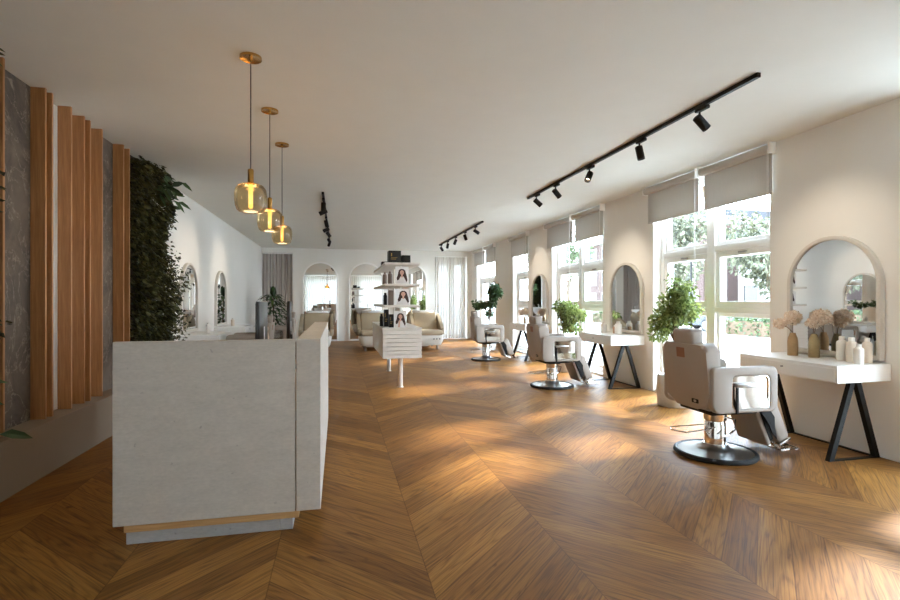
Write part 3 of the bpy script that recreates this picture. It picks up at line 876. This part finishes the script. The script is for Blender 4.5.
# ------------------------------------------------------------------ salon chairs (local: faces +x)
def salon_chair(loc, rotz, label):
    q = thing('salon_chair', label, 'salon chair', loc, rotz, 'taupe hydraulic salon chairs')
    MB().lathe([(.325, 0), (.335, .012), (.333, .032), (.318, .042), (.298, .036), (.298, 0)], 56).build('base_rim', 'rubber', q)
    MB().lathe([(.300, .004), (.300, .034), (.27, .038), (.16, .052), (.12, .066), (.098, .10), (.0, .10)], 56).build('base_plate', 'steel', q)
    MB().lathe([(.085, .08), (.085, .275), (.078, .285), (.078, .30), (.092, .305), (.092, .40), (0, .40)], 36).build('column', 'chrome', q)
    m = MB()
    m.tube([(-.06, -.07, .255), (-.14, -.10, .25), (-.30, -.02, .21), (-.345, .12, .20), (-.30, .2, .205), (-.12, .10, .235), (-.06, .05, .25)], .0055, 8)
    m.tube([(.06, -.06, .33), (.10, -.12, .32), (.06, -.16, .25), (-.04, -.20, .22), (-.1, -.21, .215)], .008, 8)
    m.build('pump_lever', 'chrome', q)
    m = MB(); m.box((-.2, -.2, .385), (.25, .2, .43), .01); m.box((-.09, -.1, .36), (.1, .1, .39), .008)
    m.build('seat_frame', 'black', q)
    MB().box((-.26, -.238, .425), (.33, .238, .575), .045, 4).build('seat', 'taupe', q)
    # backrest, leaning back a little
    lean = rot('Y', -5, (-.2, 0, .47))
    m = MB()
    m.prism(rrect(-.28, .44, .28, .985, (.15, .15, .055, .055), 7), 'X', -.285, -.15, .03, 3, lean)
    bk = m.build('backrest', 'taupe', q)
    m = MB(); m.prism(rrect(-.235, .52, .235, .95, .06, 6), 'X', -.17, -.115, .022, 3, lean); m.build('back_cushion', 'taupe', bk)
    m = MB(); m.prism(rrect(-.05, .90, .05, .985, .004, 2), 'X', -.289, -.2855, 0, 1, lean @ Matrix.Translation((0, .03, -.035))); m.build('copper_badge', 'copper', bk, False)
    m = MB(); m.prism(rrect(-.05, .49, .03, .525, .006, 3), 'X', -.2885, -.2852, 0, 1, lean @ Matrix.Translation((0, -.10, 0))); m.build('maker_plate', 'black', bk, False)
    m = MB(); m.prism(rrect(-.026, .497, .006, .518, .008, 4), 'X', -.2895, -.2884, 0, 1, lean @ Matrix.Translation((0, -.10, 0))); m.build('maker_plate', 'steel', bk, False)
    m = MB(); m.box((-.275, -.105, .965), (-.145, .145, 1.105), .032, 4, lean); hr = m.build('headrest', 'taupe', q)
    m = MB(); m.box((-.225, -.06, .95), (-.2, .06, 1.01), .004, 1, lean); m.build('headrest_post', 'chrome', hr)
    # arms: upholstered loop with a chrome inset panel and a lever
    for s in (-1, 1):
        ya, yb = s * .245, s * .315
        m = MB()
        m.ring(rrect(-.285, .425, .345, .80, (.075, .075, .06, .03), 6), rrect(-.10, .458, .26, .728, (.035, .035, .045, .03), 6), 'Y', min(ya, yb), max(ya, yb), .014, 3)
        arm = m.build('armrest', 'taupe', q)
        m = MB(); m.prism(rrect(-.105, .452, .265, .733, .035, 5), 'Y', s * .290 - .006, s * .290 + .006); m.build('inset_panel', 'chrome', arm, False)
        m = MB(); m.ring(rrect(-.101, .457, .261, .729, (.036, .036, .046, .031), 6), rrect(-.093, .465, .253, .721, (.03, .03, .04, .026), 6), 'Y', s * .302 - .009, s * .302 + .009, .002, 1); m.build('inset_trim', 'chrome', arm)
        if s < 0:
            pass
        m = MB(); m.prism([(.29, .458), (.3135, .458), (.3135, .462), (.2965, .545), (.29, .545)] if s > 0 else [(-.29, .458), (-.3135, .458), (-.3135, .462), (-.2965, .545), (-.29, .545)], 'X', -.09, .25); m.build('lower_trim', 'chrome', arm, False)
        if s < 0:
            lv = MB().box((-.075, -.325, .42), (-.05, -.312, .655), .003, 1).build('lever', 'black', arm, False)
            MB().box((-.075, -.335, .635), (.13, -.312, .668), .008, 3).build('grip', 'steel', lv)
    # leg rest
    lr = rot('Y', -23, (.36, 0, .43))
    m = MB(); m.box((.345, -.19, .085), (.48, .19, .45), .035, 3, lr); leg = m.build('leg_rest', 'taupe', q)
    m = MB(); m.box((.25, -.17, .10), (.295, .17, .43), .018, 3, lr); m.build('calf_panel', 'taupe', leg)
    m = MB(); m.box((.30, -.15, .12), (.346, .15, .42), .006, 1, lr); m.build('leg_rest_frame', 'black', leg, False)
    for s in (-1, 1):
        m = MB(); m.prism([(.28, .42), (.36, .43), (.385, .33), (.355, .25), (.335, .14), (.31, .22), (.31, .30)], 'Y', s * .197 - .005, s * .197 + .005, 0, 1, lr); m.build('leg_rest_hinge', 'black', leg, False)
    m = MB(); m.box((.35, -.192, .07), (.475, .192, .086), .003, 1, lr); m.build('chrome_edge', 'chrome', leg, False)
    # perforated foot plate
    m = MB()
    m.ring(rrect(.50, -.19, .70, .19, .03, 4), rrect(.512, -.178, .688, .178, .022, 4), 'Z', .045, .062)
    for i in range(5):
        m.box((.505, -.18 + i * .09 - .012, .05), (.695, -.18 + i * .09 + .012, .058))
    for i in range(4):
        m.box((.53 + i * .045, -.185, .05), (.545 + i * .045, .185, .058))
    m.build('foot_plate', 'chrome', q, False)
    for s in (-1, 1):
        m = MB(); m.tube([(.28, s * .12, .40), (.42, s * .12, .14), (.53, s * .12, .055)], .012, 8); m.build('foot_plate_arm', 'chrome', q)
    return q
c0 = salon_chair((3.23, 3.775, 0), 0, 'closest taupe salon chair, back to the viewer, by the vases')
dup(c0, (3.26, 7.27, 0), R(-1), 'second taupe salon chair along the window wall')
dup(c0, (3.25, 10.80, 0), R(-5), 'third taupe salon chair, farthest along the window wall')
dup(c0, (-1.38, 8.75, 0), PI, 'taupe salon chair facing the left wall, behind the reception desk')
dup(c0, (-1.2, 11.05, 0), PI, 'farther taupe salon chair facing the left wall mirrors')

# ------------------------------------------------------------------ things on the vanities
def vase(loc, h, r, mat, label):
    q = MB().lathe([(r * .95, 0), (r, .006), (r, h * .6), (r * .9, h * .78), (r * .62, h * .92), (r * .55, h), (r * .45, h), (r * .45, h * .9), (0, h * .85)], 28).build('vase', mat)
    q.location = loc
    return tag(q, label, 'vase', 'tan vases on the vanities')
def hydrangea(loc, heads, label):
    q = thing('dried_hydrangea', label, 'dried flowers', loc, 0, 'dried flowers on the vanities')
    m = MB()
    for (x, y, z, r) in heads:
        m.tube([(0, 0, .002), (x * .35, y * .35, z * .55), (x, y, z)], .003, 6)
    m.build('stems', 'stem', q)
    for (x, y, z, r) in heads:
        m = MB()
        for _ in range(int(330 * (r / .07) ** 2)):
            d = rnd_dir(); rr = r * random.uniform(.62, 1.0)
            p = Vector((x, y, z)) + Vector((d.x, d.y, d.z * .85)) * rr
            for k in range(2):
                m.leaf(p, rnd_dir() + d * .3, .019, .016, up=d, fold=.1, droop=0)
        m.build('flower_head', 'petal', q, False, keep=True)
    return q
ZT = .8102
vase((4.33, 4.03, ZT), .22, .045, 'vase', 'tan vase on the closest vanity, on the window side')
hydrangea((4.33, 4.03, ZT + .22), [(0, 0, .145, .08), (-.03, .115, .085, .06), (.05, .04, .17, .05)], 'dried pink hydrangea in the tan vase on the window side')
vase((4.38, 3.85, ZT), .22, .045, 'vase_olive', 'olive-tan vase on the closest vanity, nearer the bottles')
hydrangea((4.38, 3.85, ZT + .22), [(.01, -.07, .165, .082), (-.03, .0, .10, .05)], 'dried pink hydrangea in the olive-tan vase')
def bottle(loc, h, r, mat, label, group, cap='bottle_white', cname='bottle'):
    q = thing(cname, label, 'bottle', loc, 0, group)
    MB().lathe([(r * .93, 0), (r, .006), (r, h * .72), (r * .9, h * .79), (r * .5, h * .85), (0, h * .85)], 24).build('body', mat, q)
    MB().lathe([(r * .55, h * .85), (r * .55, h * .98), (r * .5, h), (0, h)], 20).build('cap', cap, q)
    return q
gb = 'bottles on the closest vanity'
bottle((4.40, 3.60, ZT), .215, .042, 'bottle_white', 'tall white bottle on the closest vanity, next to the vases', gb)
bottle((4.36, 3.48, ZT), .215, .042, 'bottle_frost', 'cream bottle with blush base, middle of the closest vanity group', gb)
bottle((4.27, 3.35, ZT), .17, .036, 'bottle_white', 'shortest white bottle at the front of the closest vanity group', gb)
bottle((4.44, 3.41, ZT), .215, .036, 'bottle_frost', 'cream bottle nearest the mirror frame edge on the closest vanity', gb)
gb = 'bottles on the second vanity'
bottle((4.28, 7.50, ZT), .19, .05, 'bottle_white', 'white bottle on the second vanity, closest to its front', gb)
bottle((4.38, 7.33, ZT), .13, .03, 'bottle_pink', 'small amber bottle between white bottles on the second vanity', gb)
bottle((4.33, 7.14, ZT), .20, .055, 'bottle_white', 'white bottle on the second vanity, nearest the viewer', gb)
vase((4.28, 11.08, ZT), .15, .034, 'vase', 'tan vase on the third vanity table')
hydrangea((4.28, 11.08, ZT + .15), [(0, 0, .12, .10), (-.02, .14, .09, .09)], 'dried hydrangea heads on the third vanity table')
gb = 'bottles on the left vanities'
bottle((-2.1, 8.95, ZT), .16, .036, 'bottle_white', 'white bottle on the left wall vanity behind the desk', gb)
bottle((-2.15, 11.2, ZT), .16, .036, 'bottle_frost', 'cream bottle on the farther left wall vanity', gb)

# ------------------------------------------------------------------ retail shelf unit
q = thing('retail_shelf', 'greige retail shelf unit with ribbed cabinet on two posts', 'shelf unit', (.945, 8.6, 0))
for y in (-.86, .93):
    MB().lathe([(.05, 0), (.05, .008), (.038, .012), (.038, .47), (0, .47)], 24, Matrix.Translation((0, y, 0))).build('post', 'shelf', q)
cb = MB().box((-.292, -1.08, .47), (.295, 1.1, .905), .004, 1).build('cabinet', 'shelf', q, False)
m = MB()
for i in range(7):
    z = .474 + i * .0615
    m.prism(rrect(-.295, z, .295, z + .049, .012, 3), 'Y', -1.115, -1.07)
m.build('ribbed_front', 'shelf', cb)
MB().box((-.30, -1.1, .905), (.30, 1.11, .93), .003, 1).build('cabinet_top', 'shelf', q, False)
for z in (1.255, 1.575, 1.895):
    MB().box((-.27, -1.12, z - .018), (.27, 1.2, z + .018), .006, 1).build('shelf_board', 'shelf', q, False)
for y in (-.85, .05, .95):
    MB().cyl((-.0, y, .93), (0, y, 1.878), .016, n=12).build('upright', 'shelf', q)

def shelf_item(name, loc, size, mat, label, group, cat='box', band=None):
    o = thing(name, label, cat, loc, 0, group)
    sx, sy, sz = size
    MB().box((-sx / 2, -sy / 2, 0), (sx / 2, sy / 2, sz), .003, 1).build('carton', mat, o, False)
    if band:
        m = MB()
        for (a, b, z0, z1) in band:
            m.box((a, -sy / 2 - .0012, z0), (b, -sy / 2 - .0002, z1))
        m.build('gold_print', 'gold', o, False)
    return o
SX, SY = .945, 8.6
gp = 'product boxes on the retail shelves'
ZS = {0: .9302, 1: 1.2732, 2: 1.5932, 3: 1.9132}
bnd = lambda w, h: [(-w * .3, w * .1, h * .3, h * .34), (-w * .3, w * .2, h * .42, h * .45), (-w * .3, -w * .22, h * .55, h * .8)]
shelf_item('product_box', (SX - .10, 7.72, ZS[3]), (.19, .2, .19), 'gloss_black', 'larger black box on top of the retail shelf', gp, band=bnd(.19, .19))
shelf_item('product_box', (SX + .08, 7.73, ZS[3]), (.13, .16, .125), 'gloss_black', 'smaller black box on top of the retail shelf', gp)
shelf_item('product_box', (SX - .22, 8.1, ZS[3]), (.09, .2, .05), 'gloss_black', 'flat black box on top of the retail shelf', gp)
def card(loc, w, h, kind, label):
    o = thing('portrait_card', label, 'picture card', loc, 0, 'portrait cards on the retail shelves')
    MB().box((-w / 2, -.012, 0), (w / 2, .012, h), .002, 1).build('board', 'card', o, False)
    f = -.0124
    def el(cx, cz, rx, rz, n=20, a0=0, a1=360): return [(cx + rx * math.cos(R(a0 + (a1 - a0) * i / n)), cz + rz * math.sin(R(a0 + (a1 - a0) * i / n))) for i in range(n)]
    cx = [0, .01, .005][kind] * 1.0; cz = h * [.66, .68, .66][kind]
    rx, rz = w * .155, h * .135
    # blouse and shoulders
    m = MB(); m.prism([(-w * .44, .004), (w * .46, .004), (w * .40, h * .26), (cx + w * .14, h * .40), (cx - w * .14, h * .40), (-w * .38, h * .26)], 'Y', f - .0002, f); m.build('print_blouse', 'blouse', o, False)
    m = MB()
    hair = [(cx - w * .10, cz + rz * 1.5), (cx + w * .10, cz + rz * 1.5), (cx + w * .24, cz + rz * .9), (cx + w * .29, cz - rz * .2), (cx + w * .36, cz - rz * 1.5), (cx + w * .42, h * .22), (cx + w * .34, h * .10), (cx + w * .24, h * .26), (cx + w * .13, h * .42),
            (cx - w * .13, h * .42), (cx - w * .22, h * .25), (cx - w * .36, h * .20), (cx - w * .40, h * .34), (cx - w * .32, cz - rz * 1.2), (cx - w * .28, cz), (cx - w * .24, cz + rz * .9)]
    m.prism(hair, 'Y', f - .0006, f - .0003); m.build('print_hair', 'hair', o, False)
    m = MB(); m.prism(el(cx, cz, rx, rz), 'Y', f - .0012, f - .0008)
    m.prism([(cx - w * .07, h * .38), (cx + w * .07, h * .38), (cx + w * .06, cz - rz * .7), (cx - w * .06, cz - rz * .7)], 'Y', f - .0011, f - .0008)
    m.build('print_face', 'skin', o, False)
    m = MB()
    for s in (-1, 1):
        m.prism(el(cx + s * rx * .42, cz + rz * .12, rx * .18, rz * .08, 10), 'Y', f - .0016, f - .0013)
    m.build('print_eyes', 'hair', o, False)
    m = MB(); m.prism(el(cx, cz - rz * .5, rx * .3, rz * .1, 10), 'Y', f - .0016, f - .0013); m.build('print_lips', 'lips', o, False)
    if kind == 2:
        m = MB(); m.prism([(cx - w * .2, .004), (cx - w * .05, .004), (cx - w * .02, h * .36), (cx - w * .08, h * .44), (cx - w * .16, h * .36)], 'Y', f - .0016, f - .0012); m.build('print_hand', 'skin', o, False)
    return o
card((SX + .0, 7.56, ZS[2]), .20, .262, 0, 'portrait card of a long-haired woman on the upper shelf')
card((SX + .01, 7.56, ZS[1]), .21, .245, 1, 'portrait card of a curly-haired woman on the middle shelf')
card((SX - .02, 7.62, ZS[0]), .19, .252, 2, 'portrait card of a woman touching her chin on the cabinet top')
gq = 'bottles on the retail shelves'
bottle((SX - .16, 7.72, ZS[2]), .20, .036, 'bottle_taupe', 'taupe bottle beside the portrait on the upper shelf', gq, 'bottle_taupe')
bottle((SX - .22, 7.95, ZS[2]), .20, .036, 'bottle_taupe', 'taupe bottle at the left end of the upper shelf', gq, 'bottle_taupe')
shelf_item('product_box', (SX - .15, 7.74, ZS[1]), (.075, .12, .225), 'bottle_taupe', 'tall taupe box beside the portrait on the middle shelf', gp)
bottle((SX - .225, 7.85, ZS[1]), .19, .03, 'gloss_black', 'black bottle at the left end of the middle shelf', gq, 'black')
bottle((SX - .17, 8.15, ZS[1]), .19, .03, 'bottle_white', 'white bottle behind the black one on the middle shelf', gq)
bottle((SX + .16, 8.0, ZS[1]), .15, .03, 'bottle_white', 'white bottle behind the portrait on the middle shelf', gq)
shelf_item('product_box', (SX - .145, 7.72, ZS[0]), (.07, .12, .20), 'gloss_black', 'black box with gold print on the cabinet, beside the portrait', gp, band=bnd(.07, .2))
shelf_item('product_box', (SX - .20, 7.95, ZS[0]), (.07, .1, .27), 'gloss_black', 'tallest black box with gold print on the cabinet', gp, band=bnd(.07, .27))
bottle((SX - .265, 8.05, ZS[0]), .20, .03, 'gloss_black', 'black bottle at the left edge of the cabinet top', gq, 'black')

# ------------------------------------------------------------------ backwash units (local: faces -y)
def backwash(loc, label):
    q = thing('backwash_chair', label, 'backwash chair', loc, 0, 'backwash chairs before the tall mirrors')
    # shell: tapering tub
    m = MB()
    prof = rrect(-.40, -.52, .40, .75, .16, 6)
    rows = []
    for z, s in ((.13, .84), (.18, .91), (.30, .98), (.41, 1.0)):
        rows.append([m.b.verts.new((x * s, (y - .1) * s + .1, z)) for x, y in prof])
    for a, b in zip(rows, rows[1:]):
        for i in range(len(prof)):
            j = (i + 1) % len(prof)
            m.b.faces.new((a[i], a[j], b[j], b[i]))
    m.b.faces.new(rows[0][::-1]); m.b.faces.new(rows[-1])
    m.build('base_shell', 'shell', q)
    for i in range(3):
        MB().cyl((.10 + i * .08, -.43, .30), (.10 + i * .08, -.528 + .01 * (i == 2), .30), .016, n=12).build('button', 'black', q)
    for x in (-.24, .24):
        for y in (-.28, .52):
            MB().cyl((x, y, 0), (x, y, .135), .028, .034, n=14).build('leg', 'steel', q)
    MB().box((-.355, -.56, .40), (.355, .25, .53), .05, 4).build('seat', 'beige', q)
    lean = rot('X', -22, (0, .25, .5))
    m = MB(); m.box((-.345, .17, .44), (.345, .33, 1.02), .055, 4, lean); m.build('backrest', 'beige', q)
    for s in (-1, 1):
        m = MB()
        m.prism([(-.30, .40), (.62, .40), (.66, .82), (.52, .97), (.34, .92), (-.05, .66), (-.30, .58)], 'X', s * .395 - .045, s * .395 + .045, .03, 3)
        m.build('armrest', 'beige', q)
    # basin behind the headrest
    m = MB()
    pr = [(.10, .72), (.2, .80), (.28, .92), (.31, 1.02), (.30, 1.045), (.275, 1.03), (.22, .90), (.1, .82), (0, .81)]
    m.lathe(pr, 32, Matrix.Translation((0, .72, 0)) @ Matrix.Diagonal((1.0, .85, 1, 1)))
    bs = m.build('basin', 'ceramic', q)
    m = MB(); m.box((-.16, .44, .98), (.16, .53, 1.05), .03, 3); m.build('neck_rest', 'ceramic', bs)
    m = MB(); m.tube([(.12, .93, 1.02), (.12, .93, 1.14), (.12, .88, 1.18), (.12, .80, 1.16)], .012, 8); m.build('tap', 'chrome', bs)
    MB().box((-.16, .62, 0), (.16, .86, .74), .03, 3).build('basin_column', 'shell', q)
    return q
b0 = backwash((-.56, 13.75, 0), 'beige backwash chair behind the reception desk, left of three')
dup(b0, (.95, 13.75, 0), 0, 'beige backwash chair partly hidden behind the retail shelf')
dup(b0, (2.42, 13.75, 0), 0, 'beige backwash chair beside the right back curtain')

# ------------------------------------------------------------------ the street outside
ext = struct(MB().box((XR + TH, -40, -.3), (90, 110, -.12)).build('ground_outside', 'paving', smooth=False), 'pale sunlit paving outside the windows', 'ground')
struct(MB().box((-40, -40, -.3), (XR + TH, YN - TH - .01, -.12)).build('ground_rear', 'paving', smooth=False))
struct(MB().box((-40, YB + .91, -.3), (XR + TH, 110, -.12)).build('ground_back', 'paving', smooth=False))
def hedge(x0, y0, x1, y1, h, label):
    q = thing('hedge', label, 'hedge', ((x0 + x1) / 2, (y0 + y1) / 2, -.12), 0, 'clipped hedges along the street')
    a, b = (x1 - x0) / 2, (y1 - y0) / 2
    m = MB()
    for _ in range(int(900 * b)):
        p = Vector((random.uniform(-a, a), random.uniform(-b, b), random.uniform(.03, h * (.85 + .15 * random.random()))))
        m.leaf(p, rnd_dir() + Vector((-.3, 0, .5)), .16, .10, up=rnd_dir())
    m.build('foliage', 'leaf_hedge', q, False, keep=True)
    m = MB(); m.box((-a * .8, -b, 0), (a * .8, b, h * .7)); m.build('twigs', 'bark', q, False)
hedge(16.2, 13.0, 17.2, 18.6, .85, 'low green hedge across the street, right of the parked car')
hedge(16.2, 23.4, 17.2, 30.0, .85, 'low green hedge across the street, left of the parked car')
hedge(16.2, 32.0, 17.2, 44.0, .85, 'low hedge farther down the street')
def tree(loc, label, trunk, blobs, n, L, mat='leaf_pale'):
    q = thing('street_tree', label, 'tree', loc, 0, 'street trees')
    m = MB(); m.tube([(0, 0, 0), (.06, .04, trunk * .5), (0, 0, trunk), (.05, .1, trunk + 1.0)], .16, 10, .08)
    for c, r in blobs:
        m.tube([(0, 0, trunk * .85), tuple((u + v) / 2 for u, v in zip((0, 0, trunk), c)), c], .06, 6, .02)
    m.build('trunk', 'bark', q)
    m = MB(); foliage(m, blobs, n, L, L * .6)
    m.build('crown', mat, q, False, keep=True)
def blobset(R0, H0, k, seed):
    rr = random.Random(seed)
    return [((rr.uniform(-R0, R0) * .6, rr.uniform(-R0, R0) * .6, H0 + rr.uniform(-.45, .6) * R0), (R0 * rr.uniform(.4, .6),) * 2 + (R0 * rr.uniform(.35, .5),)) for _ in range(k)]
tree((19.5, 27.0, -.12), 'pale leafy street tree beyond the hedge, left of the mullion', 2.0, blobset(3.0, 4.4, 11, 1), 8000, .26)
tree((20.5, 19.6, -.12), 'pale leafy street tree beyond the hedge, right of the mullion', 1.8, blobset(2.8, 3.5, 11, 2), 8000, .24)
tree((27.0, 23.2, -.12), 'street tree standing farther back between the two nearest', 2.2, blobset(2.4, 3.8, 8, 3), 2400, .24)
tree((17.5, 36.0, -.12), 'street tree seen through the second double window', 2.0, blobset(2.4, 4.4, 9, 4), 3000, .22, 'leaf_hedge')
tree((19.0, 48.0, -.12), 'street tree far down the street', 2.2, blobset(2.8, 4.8, 8, 5), 2400, .26)
tree((10.4, 12.3, -.12), 'tall thin-trunked tree close to the second double window', 4.3, blobset(1.5, 6.2, 8, 7), 900, .22, 'leaf_hedge')

def car(loc, rotz, label):
    q = thing('parked_car', label, 'car', loc, rotz)
    prof = [(-2.0, .35), (-1.95, .75), (-1.2, .92), (-.75, 1.38), (.65, 1.42), (1.35, .98), (2.0, .88), (2.05, .4), (1.7, .28), (-1.7, .28)]
    MB().prism(prof, 'Y', -.82, .82, .06, 2).build('body', 'car_paint', q)
    for s in (-1, 1):
        MB().prism([(-1.02, .96), (-.68, 1.32), (-.05, 1.35), (-.05, .96)], 'Y', s * .815, s * .826).build('window', 'dark_window', q, False)
        MB().prism([(.02, .96), (.02, 1.35), (.6, 1.36), (1.15, .98)], 'Y', s * .815, s * .826).build('window', 'dark_window', q, False)
        for x in (-1.25, 1.25):
            w = MB().cyl((x, s * .66, .31), (x, s * .84, .31), .31, n=24, bev=.03).build('wheel', 'rubber', q)
            MB().cyl((x, s * .835, .31), (x, s * .85, .31), .18, n=18).build('hub', 'steel', w)
car((17.2, 21.0, -.12), R(90), 'silver car parked between the street hedges')

def building(loc, size, mat, label, rows, cols, roof='roof_dark', terrace=False):
    """local: facade on the plane x=0 facing -x"""
    q = thing('street_building', label, 'building', loc, 0, 'buildings across the street')
    d, w, h = size
    MB().box((0, -w / 2, 0), (d, w / 2, h)).build('wall', mat, q, False)
    MB().box((-.35, -w / 2 - .2, h), (d + .2, w / 2 + .2, h + .35), .05, 1).build('cornice', 'facade_pale', q, False)
    MB().box((1.2, -w / 2 + 1, h + .35), (d - 1, w / 2 - 1, h + 1.6)).build('roof', roof, q, False)
    for i in range(rows):
        for j in range(cols):
            y = -w / 2 + w * (j + .5) / cols; z = h * (i + .5) / rows
            ww, hh = w / cols * .26, h / rows * .30
            f = MB()
            f.ring([(y - ww - .12, z - hh - .12), (y + ww + .12, z - hh - .12), (y + ww + .12, z + hh + .12), (y - ww - .12, z + hh + .12)], [(y - ww, z - hh), (y + ww, z - hh), (y + ww, z + hh), (y - ww, z + hh)], 'X', -.1, .02)
            fo = f.build('window', 'facade_pale', q, False)
            MB().box((-.03, y - ww, z - hh), (.01, y + ww, z + hh)).build('pane', 'dark_window', fo, False)
    if terrace:
        m = MB()
        m.box((-.3, -w / 2, h + 1.25), (-.24, w / 2, h + 1.32))
        n = int(w / 1.2)
        for k in range(n + 1):
            y = -w / 2 + w * k / n
            m.box((-.3, y - .04, h + .35), (-.24, y + .04, h + 1.3))
        m.build('terrace_railing', 'roof_dark', q, False)
building((34, 24, -.12), (10, 26, 6.8), 'facade_pale', 'pale building with a roof terrace railing across the street', 2, 9, terrace=True)
building((33, 51, -.12), (10, 22, 8.6), 'brick', 'red brick building with dark roof down the street', 3, 7)
q = thing('street_lamp', 'street lamp on a tall post between the trees', 'street lamp', (16.0, 20.2, -.12))
MB().cyl((0, 0, 0), (0, 0, 3.4), .06, .04, n=10).build('post', 'black', q)
MB().lathe([(.06, 3.4), (.16, 3.6), (.2, 3.95), (.08, 4.1), (0, 4.12)], 16).build('lantern', 'facade_pale', q)

# ------------------------------------------------------------------ daylight
w = bpy.data.worlds.new('World'); scn.world = w
w.use_nodes = True
nt = w.node_tree; nt.nodes.clear()
bg = nt.nodes.new('ShaderNodeBackground'); wo = nt.nodes.new('ShaderNodeOutputWorld')
tc = nt.nodes.new('ShaderNodeTexCoord'); sp = nt.nodes.new('ShaderNodeSeparateXYZ'); cr = nt.nodes.new('ShaderNodeValToRGB')
nt.links.new(tc.outputs['Generated'], sp.inputs[0]); nt.links.new(sp.outputs[2], cr.inputs[0])
cr.color_ramp.elements[0].position = 0.0; cr.color_ramp.elements[0].color = (.80, .90, 1.0, 1)
cr.color_ramp.elements[1].position = .6; cr.color_ramp.elements[1].color = (.58, .76, 1.0, 1)
nt.links.new(cr.outputs[0], bg.inputs[0]); nt.links.new(bg.outputs[0], wo.inputs[0])
bg.inputs[1].default_value = 14.0
sd = bpy.data.lights.new('sun', 'SUN'); sd.energy = 7.8; sd.angle = R(5.0); sd.color = (1, .95, .87)
so = bpy.data.objects.new('sun', sd); COL.objects.link(so)
dirn = Vector((-1.0, -.33, -.68)).normalized()
so.rotation_euler = dirn.to_track_quat('-Z', 'Y').to_euler()
def portal(loc, rote, sx, sy):
    ld = bpy.data.lights.new('window_portal', 'AREA'); ld.shape = 'RECTANGLE'; ld.size = sx; ld.size_y = sy
    ld.cycles.is_portal = True
    o = bpy.data.objects.new('window_portal', ld); COL.objects.link(o); o.location = loc; o.rotation_euler = rote
for a, b in WINS:
    portal((XR + TH + .02, (a + b) / 2, WT / 2), (R(90), 0, R(90)), b - a, WT)
for a, b in RW:
    portal(((a + b) / 2, YN - TH - .02, 1.45), (R(-90), 0, 0), b - a, 2.7)
portal(((BW[0] + BW[1]) / 2, YB + .82, 1.36), (R(90), 0, 0), BW[1] - BW[0], 2.6)

# ------------------------------------------------------------------ camera and view
cd = bpy.data.cameras.new('camera'); cd.sensor_width = 36; cd.lens = 20; cd.clip_end = 300; cd.clip_start = .05
co = bpy.data.objects.new('camera', cd); COL.objects.link(co)
co.location = (0, 0, 1.35); co.rotation_euler = (R(90), 0, -math.atan(112 / 500))
scn.camera = co
vs = scn.view_settings
vs.view_transform = 'Standard'; vs.look = 'None'; vs.gamma = 1; vs.use_curve_mapping = False
vs.exposure = 0.90
cy = scn.cycles
cy.max_bounces = 14; cy.diffuse_bounces = 8; cy.glossy_bounces = 8; cy.transmission_bounces = 8; cy.transparent_max_bounces = 24
cy.use_denoising = True
cy.sample_clamp_indirect = 8.0
cy.caustics_reflective = False; cy.caustics_refractive = False
